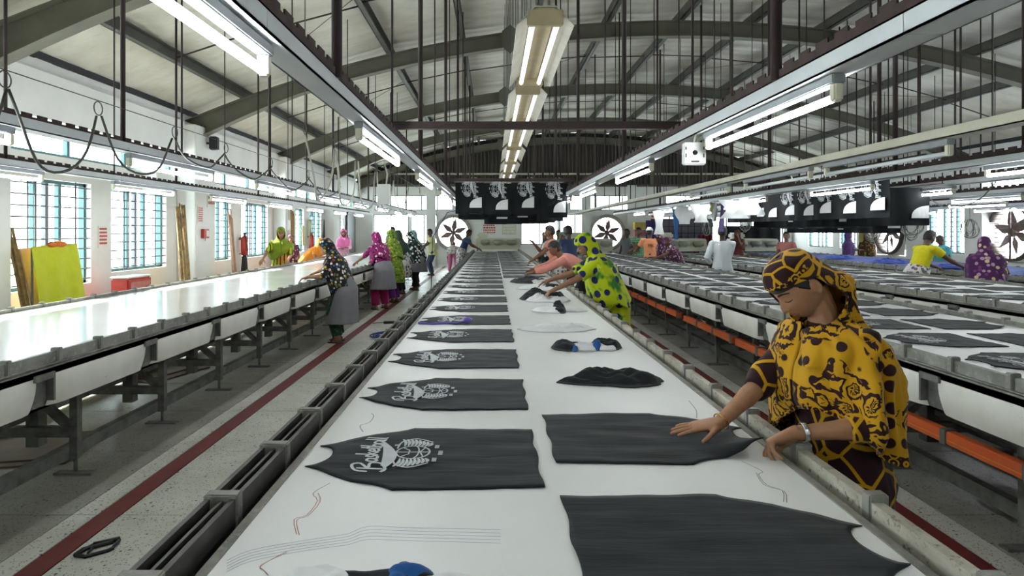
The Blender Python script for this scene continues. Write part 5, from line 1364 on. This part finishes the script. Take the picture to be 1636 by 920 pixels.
# lettering on the back of the orange tee
def back_text(root, J, txt, mat):
    cu = bpy.data.curves.new('t', 'FONT'); cu.body = txt; cu.size = .11; cu.align_x = 'CENTER'; cu.extrude = .004
    o = bpy.data.objects.new('t', cu); COL.objects.link(o); dg = bpy.context.evaluated_depsgraph_get(); dg.update()
    me = bpy.data.meshes.new_from_object(o.evaluated_get(dg)); bpy.data.objects.remove(o)
    b = link('back_lettering', me, mat, root); me.materials.clear(); me.materials.append(mat)
    c = J['P']+J['Sd']*.26-J['Fd']*.142
    b.matrix_local = Matrix.Translation(c) @ Matrix((( J['Tx'].x, J['Sd'].x, -J['Fd'].x),(J['Tx'].y, J['Sd'].y, -J['Fd'].y),(J['Tx'].z, J['Sd'].z, -J['Fd'].z))).to_4x4()
back_text(r, j, 'MK', plain('red_brown_ink','#8a2f22',.7))
P_((4.28, 15.55, 0), 200, 'woman in a purple scarf just right of the orange tee', H=1.48, lean=18, hp=15, outfit=of(top=F_PUR, pants=F_PRP, scarf=F_PUR, drape=1.5), skin='#7a5440')
P_((4.27, 14.75, 0), 205, 'woman in a plum and white shawl bending beside the purple one', H=1.45, lean=28, hp=0, lh=(3.8,14.6,.92), rh=(3.85,15,.92), outfit=of(top=F_PW, pants=F_PRP, scarf=F_PW, drape=1.6, shawl_x=1.2), skin='#7a5440')
P_((4.33, 11.8, 0), 75, 'man in a white shirt seen from behind between two tables', H=1.62, man=True, hy=-10, face=False, outfit=of(top=F_WHT, hem=.72, sleeve=1.9, pants=F_BLK), skin='#4d3628', lh=(4.18,12.0,.93), rh=(4.45,12.1,.93))
P_((7.55, 19.3, 0), 240, 'woman in a dark red dress between machines, hand at her face', H=1.55, lh=(7.5,19.1,1.35), outfit=of(top=cloth('dark_red_top','#7a3c3c'), pants=F_BLK, scarf=cloth('dusky_scarf','#6a4440')), skin='#8a6248')
P_((7.7, 15.2+1.2, 0), 230, 'boy standing behind the white-shirted man', H=1.50, man=True, outfit=of(top=cloth('rose_shirt','#a86a66'), hem=.8, pants=F_BLK), skin='#7a5440')
P_((10.45, 18.4, 0), 330, 'woman in a violet scarf by the right windows', H=1.50, lh=(10.6,18.2,1.0), rh=(10.75,18.3,1.0), outfit=of(top=F_PLM, pants=F_PRP, scarf=F_PLM, drape=1.3), skin='#7a5440')
P_((11.12, 18.6, 0), 240, 'woman in a brown and yellow scarf beside the violet one', H=1.46, outfit=of(top=F_BRN, pants=F_BLK, scarf=F_BRN, drape=1.4), skin='#7a5440')
P_((7.28, 10.65, 0), 10, 'man in a yellow tee leaning on the blue-covered table', H=1.58, man=True, lean=22, hp=10, rh=(7.85,10.4,.93), lh=(7.7,10.9,.93), outfit=of(top=F_YLW, hem=.86, sleeve=.6, skirt=F_WB, skirt_hem=.3, skirt_name='lungi'), skin='#5d4030')
P_((10.15, 14.1, 0), 190, 'person in a teal shawl behind the blue-covered table', H=1.44, lean=10, hp=5, man=False, rh=(9.75,14.2,.95), outfit=of(top=F_TEAL, pants=F_BLK, scarf=F_TEAL, hood=False, drape=1.6), skin='#5d4030')
P_((7.22, 9.15, 0), 60, 'woman in a purple flowered scarf bending by the blue-covered table', H=1.47, lean=20, hp=10, lh=(7.3,9.6,.98), rh=(7.6,9.3,.95), face=False, outfit=of(top=F_PUR, hem=.35, pants=F_PUR, scarf=F_PUR, drape=2.0, shawl_x=1.15), skin='#7a5440')
# left side
P_((-2.14, 8.75, 0), 172, 'woman in a black patterned scarf and grey apron leaning on the left table', H=1.47, lean=21, hp=20, hy=0, rh=(-2.58,9.15,.94), lh=(-2.52,8.55,.92), rdir=(-.9,.1,-.3), ldir=(-.95,0,-.25), vox=.010,
   feet=((-.10,-.02),(.10,.04)), outfit=of(top=F_MUL, hem=.72, flare=.0, sleeve=1.2, skirt=F_GREY, skirt_hem=.30, pants=F_DG, pr=(.1,.095,.088,.08), cuff=.1, scarf=F_MUL, drape=1.5, shawl_x=1.05), skin='#8a6248')
P_((-2.2, 12.4, 0), 140, 'woman in a magenta paisley scarf and long grey apron', H=1.54, lean=20, hp=10, lh=(-2.72,12.55,.93), rh=(-2.5,12.95,.93), face=False, feet=((-.14,0),(.14,.03)), vox=.012, outfit=of(top=F_MAG, hem=.72, flare=0, sleeve=1.1, skirt=F_GREY, skirt_hem=.42, pants=F_MGT, pr=(.11,.10,.09,.085), scarf=F_MAG, drape=1.1), skin='#8a6248')
P_((-2.13, 13.6, 0), 150, 'woman in a green leaf-patterned scarf and purple trousers', H=1.55, lean=10, hp=8, lh=(-2.5,13.5,1.05), rh=(-2.5,13.8,1.0), outfit=of(top=F_GRN, hem=.45, sleeve=1.6, pants=F_PRP, pr=(.12,.11,.10,.09), scarf=F_GRN, drape=1.2), skin='#7a5440')
P_((-2.22, 15.4, 0), 160, 'woman in a dark scarf and white flowered tunic behind the green one', H=1.56, lean=14, hp=8, lh=(-2.6,15.3,.95), rh=(-2.6,15.7,.95), outfit=of(top=F_WB, hem=.42, sleeve=1.3, pants=F_BLK, scarf=cloth('dark_green_scarf','#3a4a3c')), skin='#7a5440')
P_((-2.0, 16.4, 0), 150, 'woman in a black and white flowered shawl over a grey tunic', H=1.56, lean=26, hp=10, lh=(-2.5,16.6,.95), rh=(-2.4,16.9,.95), feet=((-.10,-.1),(.10,.16)), outfit=of(top=F_GREY, hem=.5, pants=F_BLK, scarf=F_BW, drape=1.8), skin='#7a5440')
P_((-2.12, 17.6, 0), 165, 'woman in a grey-green scarf and purple trousers, last of the row', H=1.56, lean=16, lh=(-2.6,17.6,.95), outfit=of(top=F_GREY, hem=.5, pants=F_PRP, scarf=F_TLS), skin='#7a5440')
P_((-2.12, 21.9, 0), 205, 'man in a pale yellow shirt and jeans far down the left aisle', H=1.60, man=True, lean=10, lh=(-2.5,21.8,1.0), rh=(-2.4,21.5,.9), outfit=of(top=F_CRM, hem=.72, sleeve=.6, pants=cloth('dark_jeans','#3a4252')), skin='#5d4030')
P_((-3.6, 22.6, 0), 270, 'man in grey standing beyond the end of the left table', H=1.66, man=True, outfit=of(top=cloth('grey_shirt','#8f938f'), hem=.8, pants=F_BLK), skin='#7a5440')
P_((-4.62, 20.0-.6, 0), 285, 'woman all in pale pink, arms folded, behind the left table', H=1.58, lh=(-4.45,19.1,1.05), rh=(-4.65,19.1,1.02), outfit=of(top=F_PNK, hem=.4, pants=F_PNK, scarf=F_PNK2, sleeve=1.7, drape=.9), skin='#7a5440')
P_((-4.50, 13.3, 0), 290, 'woman in a lime and orange wrap behind the left table, facing the camera', H=1.60, lean=5, hp=8, rh=(-4.72,12.75,.92), lh=(-4.25,13.0,.95), vox=.012, outfit=of(top=F_WAV, hem=.4, sleeve=1.0, pants=F_WAV, scarf=F_LIME, drape=.75, shawl_x=1.15), skin='#9a7050')
P_((-5.35, 16.6, 0), 280, 'small woman by the window behind the lime-wrapped one', H=1.42, outfit=of(top=F_PUR, pants=F_BLK, scarf=F_PW), skin='#9a7050')
P_((-4.62, 15.9, 0), 345, 'woman in an orange wrap bending low behind the left table', H=1.50, lean=48, hp=-10, lh=(-4.2,16.1,.92), rh=(-4.2,15.6,.92), outfit=of(top=F_ORG, hem=.4, pants=F_ORG, scarf=F_ORG, drape=1.6), skin='#9a6a50')
P_((-.98, 21.4, 0), 350, 'man in a navy and white tee and flowered lungi at the far table corner', H=1.62, man=True, lean=20, hp=8, lh=(-.5,21.6,.95), rh=(-.48,21.2,.95), outfit=of(top=F_NAVY, hem=.84, sleeve=.7, skirt=F_WB, skirt_hem=.15, skirt_name='lungi'), skin='#5d4030')
P_((-1.45, 23.0, 0), 92, 'person in pink trousers bent double with their back to the camera', H=1.56, lean=75, hp=0, face=False, feet=((-.14,0),(.14,0)), outfit=of(top=F_WB, hem=.75, sleeve=1.2, pants=F_PNK2, hair='none'), skin='#7a5440')

bpy.data.scenes.remove(TSC)

# ---------------------------------------------------------------- things along the walls and on the floor
BAM = plain('dry_bamboo', '#a58a5c', .7, vary=.3, scale=12, hex2='#6f5636'); BAM2 = plain('pinkish_pole', '#b5917c', .7, vary=.2, scale=10)
def bundle(base, top, n, r, spread, label, mat=BAM):
    root = empty('pole_bundle', base, 0, label, 'poles', 'bundles of poles against the left wall'); d = Vector(top)-Vector(base)
    for k in range(n):
        a = random.uniform(-spread, spread); b = random.uniform(-.05,.05); L = random.uniform(.94,1.06)
        p0 = Vector((b*.8, a, .0)); p1 = Vector((d.x*L+b*.5, d.y*L+a*1.0+random.uniform(-.02,.02), d.z*L)); pts = [p0+(p1-p0)*q/6+Vector((0,random.uniform(-.006,.006),0)) for q in range(7)]
        MB().tube(pts, r, 7, rr=[r*random.uniform(.85,1.15) for _ in pts]).build('pole', mat, root)
bundle((-5.42,7.46,0), (-5.74,7.48,1.50), 12, .015, .07, 'brown poles leaning at the left frame edge beside the pink board')
bundle((-5.42,11.15,0), (-5.58,11.2,1.95), 18, .016, .15, 'tall bundle of dry bamboo poles standing by the first wall pier')
bundle((-5.62,13.75,0), (-5.80,13.8,1.95), 9, .012, .12, 'thin pinkish poles leaning beside a fire extinguisher', BAM2)
bundle((-5.50,17.25,0), (-5.52,17.25,2.05), 8, .02, .07, 'short bundle of poles showing above the lime-wrapped woman')
r = empty('leaning_board', (-5.35, 7.0, 0), 0, 'pink board leaning behind the lime green sheet', 'board')
MB().obox((-.02,.72,.0),(-.32,.72,1.34),.46,.025,(1,0,.3)).build('board', plain('pink_board','#d8a98a',.7,vary=.05), r)
r = empty('sheet_stand', (-5.28, 7.75, 0), 0, 'lime green sheet draped over a low frame below the first window', 'sheet')
def fn(u, v):
    y_ = -.40+.80*u+.07*v*(u-.5); lean_ = .14*(1-v)
    return (-lean_+.028*math.sin(u*15+2*v)*v**1.2+.008*noise.noise((u*8,v*3,1)), y_+.04*v, 1.36-1.12*v+.03*math.sin(u*2)*(1-v))
g = MB().grid(fn, 48, 24); o = g.build('lime_sheet', cloth('lime_sheet_cloth','#bfc42c',.12), r); md = o.modifiers.new('t','SOLIDIFY'); md.thickness = .006
MB().tube([(-.16,-.36,0),(-.16,-.36,1.34),(-.16,.36,1.34),(-.16,.36,0)], .014, 8).build('frame', M['leg_steel'], r)
m = MB()
for k, c in enumerate([(-.1,0,1.395),(-.12,.09,1.385),(-.12,-.08,1.385)]): m.ell(c, (.05,.07,.035))
m.build('cloth_ball', plain('orange_rag','#d8722c',.8), r)
r = empty('red_box', (-5.55, 9.05, 0), 0, 'red box with a dark picture on its side below the second window', 'box')
MB().box((.02,0,0),(.28,.62,.86), .02).build('box_body', M['red'], r)
MB().box((.01,-.01,.86),(.29,.63,.885), .008).build('lid', plain('pale_lid','#dcdcd2',.5), r)
MB().box((.28,.06,.30),(.285,.58,.80)).build('picture', plain('pinkish_picture','#c87a6e',.4,vary=.3,scale=5), r)
MB().obox((.288,.14,.36),(.288,.5,.68),.006,.10).build('picture_shape', M['black'], r); MB().obox((.292,.18,.36),(.292,.54,.62),.006,.03).build('picture_bar', M['white_plastic'], r)
def extinguisher(x, y, z, label, s=1.0, bag=False):
    r = empty('fire_extinguisher', (x, y, z), 0, label, 'extinguisher', 'fire extinguishers on the left wall')
    m = MB(); m.rings([[(rr*s*math.cos(2*math.pi*k/16), rr*s*math.sin(2*math.pi*k/16), zz*s) for k in range(16)] for rr, zz in ((.05,0),(.078,.02),(.08,.20),(.08,.38),(.06,.43),(.025,.46),(.022,.49))]); m.build('cylinder', M['red'], r)
    MB().box((-.02,-.02,.48*s),(.02,.06,.52*s)).tube([(0,.02,.5*s),(.05,.05,.53*s),(.08,.06,.5*s)], .008, 6).build('valve', M['black'], r)
    MB().tube([(.0,-.03,.47*s),(.06,-.08,.40*s),(.09,-.07,.25*s),(.085,-.05,.1*s)], .01, 6).build('hose', M['black'], r)
    MB().box((.076*s,-.03,.16*s),(.082*s,.035,.30*s)).build('label_plate', M['paper'], r)
    MB().box((-.12,-.03,.36*s),(-.05,.03,.42*s)).box((-.12,-.03,.02),(-.03,.03,.05)).build('wall_bracket', M['leg_steel'], r)
    if bag:
        m = MB(); m.rings([[(.0+rr*math.cos(a), rr*.8*math.sin(a), zz) for a in [2*math.pi*k/12 for k in range(12)]] for rr, zz in ((.03,.0),(.06,-.05),(.085,-.38),(.07,-.42))]); m.build('black_bag', M['black'], r)
extinguisher(XL+.15, 14.75, .98, 'fire extinguisher with a black bag hung under it', 1.0, True)
extinguisher(XL+.15, 19.95+.25, .98, 'fire extinguisher above the orange-wrapped woman')
extinguisher(XL+.15, 25.25, .75, 'fire extinguisher beside the dark door at the far left', 1.2)
def board(name, x, y, z, w, h, label, cat, lines, face='x', fg='red', bgm='paper', n=5):
    r = empty(name, (x, y, z), 0 if face == 'x' else -R(90), label, cat)
    MB().box((0,-w/2,-h/2),(.015,w/2,h/2)).build('board', M[bgm], r); m = MB()
    for k in range(n):
        z1 = h*.42-h*.84*k/n; z0 = z1-h*.84/n*.55; x_ = -w*.42
        while x_ < w*.40:
            l_ = w*random.uniform(.06,.18); m.box((.0152,x_,z0),(.0185,min(w*.42,x_+l_),z1)); x_ += l_+w*.035
    m.build('lettering', M[fg] if fg in M else fg, r); return r
board('notice', XL+.0, 9.62, 1.46, .22, .33, 'red lettered notice between the first two windows', 'notice', 5)
board('notice', XL+.36, 12.05, 1.86, .22, .34, 'tall red lettered notice on the wall pier', 'notice', 6, n=7)
board('exit_sign', XL+.36, 12.52, 2.14, .34, .24, 'white hanging sign with big red characters beside the pier', 'sign', 2, n=2)
board('wall_panel', XL+.36, 17.4, 1.88, .5, .62, 'white electric panel on the second wall pier', 'panel', 1, bgm='white_plastic', fg='beige', n=1)
r = empty('hose_box', (XL+.36, 12.2, 1.5), 0, 'small red and white alarm box under the tall notice', 'box')
MB().box((0,-.11,-.09),(.07,.11,.09), .008).build('box_body', M['red'], r); MB().box((.07,-.02,-.06),(.074,.09,.06)).build('window_pane', M['paper'], r); MB().tube([(.03,.02,-.09),(.03,.02,-.14)], .008, 6).build('pull', M['silver'], r)
r = empty('wall_speaker', (XL+.42, 12.35, 3.28), R(10), 'small black loudspeaker on the wall pier under the roof', 'speaker')
MB().box((0,-.09,-.13),(.15,.09,.13), .02).build('cabinet', M['black'], r); MB().box((.15,-.08,-.12),(.155,.08,.12)).build('speaker_grille', M['gasket'], r); MB().box((-.07,-.02,-.02),(0,.02,.02)).build('wall_bracket', M['black'], r)
r = empty('wall_box', (XL+.14, 7.8, 2.3), 0, 'white pillar box on the wall left of the second window', 'box')
MB().box((-.14,2.9,-.05),(.12,3.35,.35), .01).build('box_body', M['wall'], r)
# clothes hung at the far left windows
def hang_clothes(y, z, h, w, mat, label, tri=False):
    def fn(u, v):
        ww = w*(.15+.85*v if tri else 1)*(1-.6*max(0,v-.45) if tri else 1); return (.02*math.sin(u*9+y)*v, (u-.5)*ww, -h*v)
    g = MB().grid(fn, 10, 10); o = g.build('hung_garment', mat, None, (XL+.08, y, z)); md = o.modifiers.new('t','SOLIDIFY'); md.thickness = .02; tag(o, label, 'garment', 'clothes hung at the far left windows')
    MB().tube([(-.08,0,.03),(0,0,.03),(0,0,0)], .005, 5).build('hook', M['wire'], o)
hang_clothes(19.0+.55, 1.72, .62, .28, cloth('pale_yellow_rag','#d3cf98'), 'pale yellow cloth hung at the window left of the black one')
hang_clothes(20.25, 1.9, .8, .26, cloth('pale_green_rag','#b9c79a'), 'pale green cloth hung at the far left window')
hang_clothes(21.95, 1.95, .95, .36, F_BLK, 'black cloth tapering downward on the left wall', True)
# back wall
board('banner', -.15, YF-.002, 1.62, .62, .5, 'white and pink lettered banner on the far wall above the machine', 'banner', 4, 'y', plain('pink_letters','#b8344a',.6), n=4)
board('framed_notice', .72, YF-.002, 1.62, .62, .46, 'cream framed notice on the far wall right of the banner', 'notice', 2, 'y', 'paper', 'cream', 3)
for i, (x, z, mt, lb) in enumerate([(6.35,1.78,plain('yellow_carton','#c9b45a',.7),'yellow carton on top of a stack by the purple curtain'),(6.35,1.46,plain('rose_carton','#a86a6e',.7),'rose carton under the yellow one by the purple curtain'),(6.38,1.14,plain('brown_carton','#a58a6a',.7),'brown carton third in the stack by the purple curtain')]):
    o = MB().box((-.25,-.2,-.15),(.25,.2,.15), .01).box((-.26,-.02,.145),(.26,.02,.153)).build('carton', mt, None, (x, YF-.45, z)); tag(o, lb, 'carton', 'cartons stacked at the far wall')
st = MB().box((6.05,YF-.7,0),(6.7,YF-.2,.98)).box((6.0,YF-.75,.955),(6.75,YF-.15,.985)).build('cupboard', M['cream']); tag(st, 'cream cupboard under the carton stack at the far wall', 'cupboard')
def drape(name, x, y, w, z1, z0, mat, label, cat='curtain', amp=.03, fr=26):
    def fn(u, v): return (x+(u-.5)*w, y+amp*math.sin(u*fr)*(.4+.6*v), z1+(z0-z1)*v)
    g = MB().grid(fn, 40, 6); o = g.build(name, mat); md = o.modifiers.new('t','SOLIDIFY'); md.thickness = .01; tag(o, label, cat)
drape('curtain', 6.75, YF-.95, .5, 2.0, .02, cloth('purple_curtain','#4a3a78',.2), 'purple curtain hanging at the far wall right of the round fan')
drape('black_cloth', 9.9, 24.0, 2.3, 1.75, .02, F_BLK, 'wide black cloth hanging behind the last cream machine', 'cloth', .05)
drape('red_cloth', 8.35, 24.6, .55, 1.4, .02, cloth('dark_red_cloth','#6f2238',.2), 'dark red cloth panel left of the wide black cloth', 'cloth')
r = empty('wire_cage', (7.6, 25.2, 0), 0, 'dark wire cage partition behind the white-shirted man', 'partition')
MB().box((-.75,.1,.02),(1.3,.12,2.05)).build('back_sheet', plain('cage_backing','#6f6a78',.8), r)
for k in range(9): MB().box((-.75+.255*k-.01,0,0),(-.75+.255*k+.01,.02,2.1)).build('bar', M['black'], r)
for k in range(8): MB().box((-.75,0,.1+.27*k),(1.3,.02,.12+.27*k)).build('bar', M['black'], r)
board('notice', 7.1, YF-.002, 1.9, .30, .4, 'yellow notice on the far wall right of the purple curtain', 'notice', 3, 'y', 'black', 'gold', 3)
board('notice', 7.12, YF-.002, 2.3, .28, .3, 'small red notice on the far wall above the yellow one', 'notice', 2, 'y', 'paper', 'red', 2)
r = empty('waste_bin', (-1.15, 25.6, 0), 0, 'grey round bin at the far wall behind the pink trousers', 'bin')
m = MB(); m.rings([[(q*math.cos(a), q*math.sin(a), z) for a in [2*math.pi*k/18 for k in range(18)]] for q, z in ((.22,0),(.27,.62),(.29,.63),(.29,.67),(.25,.67),(.2,.05))]); m.build('bin_body', plain('grey_bin','#8b8d90',.5), r)
# cable bundles hung at the right
def coils(x, y, z, label, n=9, h=.55, w=.35):
    r = empty('cable_bundle', (x, y, z), 0, label, 'cables', 'cable bundles hung on the right')
    MB().tube([(0,0,0),(0,0,roof_z(x)-z)], .005, 5).build('wire_hanger', M['wire'], r)
    for k in range(n):
        a0 = random.uniform(-.3,.3); ww = w*random.uniform(.3,1); hh = h*random.uniform(.7,1.1)
        pts = [((ww/2)*math.sin(t_)+a0*.1*math.sin(t_*2), .03*math.sin(t_+k), -hh/2+hh/2*math.cos(t_)) for t_ in [2*math.pi*q/20 for q in range(21)]]
        MB().tube(pts, .008, 5).build('coil', M['wire'] if k % 3 else M['wire_white'], r)
coils(10.3, 17.0, 1.95, 'grey coiled cables hanging right of the two women in scarves', 11, .65, .45)
coils(10.5, 15.7, 1.95, 'wide loose cable bundle hanging by the yellow tee man', 13, .6, .7)
coils(12.2, 16.0, 1.85, 'dark tangled cables hanging before the right edge fan', 10, .45, .5)
coils(7.5, 18.6, 1.95, 'white cable loops hanging over the last cream machine', 9, .42, .35)
coils(6.6, 19.3, 1.9, 'pinkish cable bundle hanging near the wire cage', 8, .45, .4)
r = empty('wall_bottle', (12.9, 20.6+1.2, 1.45), 0, 'yellow plastic bottle hung by the right window', 'bottle')
m = MB(); m.rings([[(q*math.cos(a), q*math.sin(a), z) for a in [2*math.pi*k/14 for k in range(14)]] for q, z in ((.06,-.35),(.13,-.32),(.15,.0),(.15,.12),(.06,.2),(.05,.26))]); m.build('bottle_body', plain('dull_yellow_plastic','#b9a85c',.5), r); MB().tube([(0,0,.26),(0,0,.34)], .05, 10).build('cap', M['white_plastic'], r)
MB().tube([(.0,0,.3),(.3,0,.45)], .006, 5).build('string', M['wire'], r)
# floor bits
m = MB(); q = [(-.045,-.045),(.055,.025),(.05,.055),(-.06,.02),(-.075,-.02),(-.045,-.045)]
m.tube([(-1.99,2.98,.008),(-1.93,2.965,.008),(-1.86,3.02,.008),(-1.845,3.045,.009)], .009, 6).tube([(-1.99,2.98,.008),(-1.985,3.03,.010),(-1.88,3.10,.010)], .009, 6).tube([(-1.96,3.07,.012),(-1.86,3.125,.014)], .012, 6).tube([(-1.955,3.075,.01),(-1.94,3.0,.008)], .006, 6).tube([(-1.86,3.12,.012),(-1.85,3.04,.010)], .007, 6).tube([(-1.99,2.98,.009),(-1.96,3.07,.010)], .009, 6)
tag(m.build('black_strap', M['black']), 'bent black strap lying on the pale floor at lower left', 'strap')
r = empty('power_strip', (-1.68, 10.5, 0), R(10), 'black power strip lying in the left aisle', 'power strip')
MB().box((-.15,-.04,0),(.15,.04,.04), .008).build('strip_body', M['black'], r)
for k in range(4): MB().tube([(-.11+.07*k,0,.038),(-.11+.07*k,0,.043)], .018, 10).build('socket', M['wire'], r)
m = MB(); m.tube([(-.15,0,.02),(-.25,.05,.01),(-.33,.02,.008)], .006, 6); m.build('cord', M['black'], r)
pts = []
for k in range(90):
    a = k*.42; rr = .14+.05*math.sin(k*.37); pts.append((-1.58+rr*math.cos(a)+.03*math.sin(k*.2), 9.15+rr*1.5*math.sin(a), .01+.0006*k))
tag(MB().tube(pts, .008, 5).tube([(-1.5,9.3,.02),(-1.42,9.5,.25),(-1.3,9.4,.2),(-1.2,9.2,.02)], .008, 5).build('blue_cable', cloth('blue_cable_sheath','#3b4a86')), 'loose coil of blue cable on the floor beside the middle table', 'cable')
tag(MB().tube([(-1.5,15.3,.01),(-1.49,15.3,.9),(-1.46,15.3,1.4),(-1.1,15.2,2.0),(-.68,15.1,2.09)], .010, 6).build('hanging_cable', cloth('blue_cable_sheath','#3b4a86')), 'blue cord hanging from the left middle duct to the floor', 'cord')
for k, (x, y, sx, sy, rz, lb) in enumerate([(-3.4,4.4,.5,.35,.2,'brown cardboard sheet on the floor under the left table, nearest'),(-3.9,6.9,.6,.4,-.3,'brown cardboard sheet under the left table, farther back')]):
    o = MB().box((-sx,-sy,0),(sx,sy,.012)).box((-sx*.7,-sy*.8,.012),(sx*.8,sy*.6,.024)).build('cardboard', plain('brown_cardboard','#6b5a4c',.8), None, (x,y,.001)); o.rotation_euler.z = rz; tag(o, lb, 'cardboard')
m = MB()
for k in range(16):
    m.tube([(-2.75+.03*math.sin(k*1.3+q)*2+.05*math.sin(k), 11.6+.06*math.cos(k*2+q)+.1*math.sin(k*.7), .02+.05*q) for q in range(6)], .008, 5)
tag(m.build('plastic_scraps', M['white_plastic']), 'tangle of white plastic strips on the floor by the left table legs', 'scraps', kind='stuff')
for (x, y, z) in ((-1.0,5.2,0),): pass
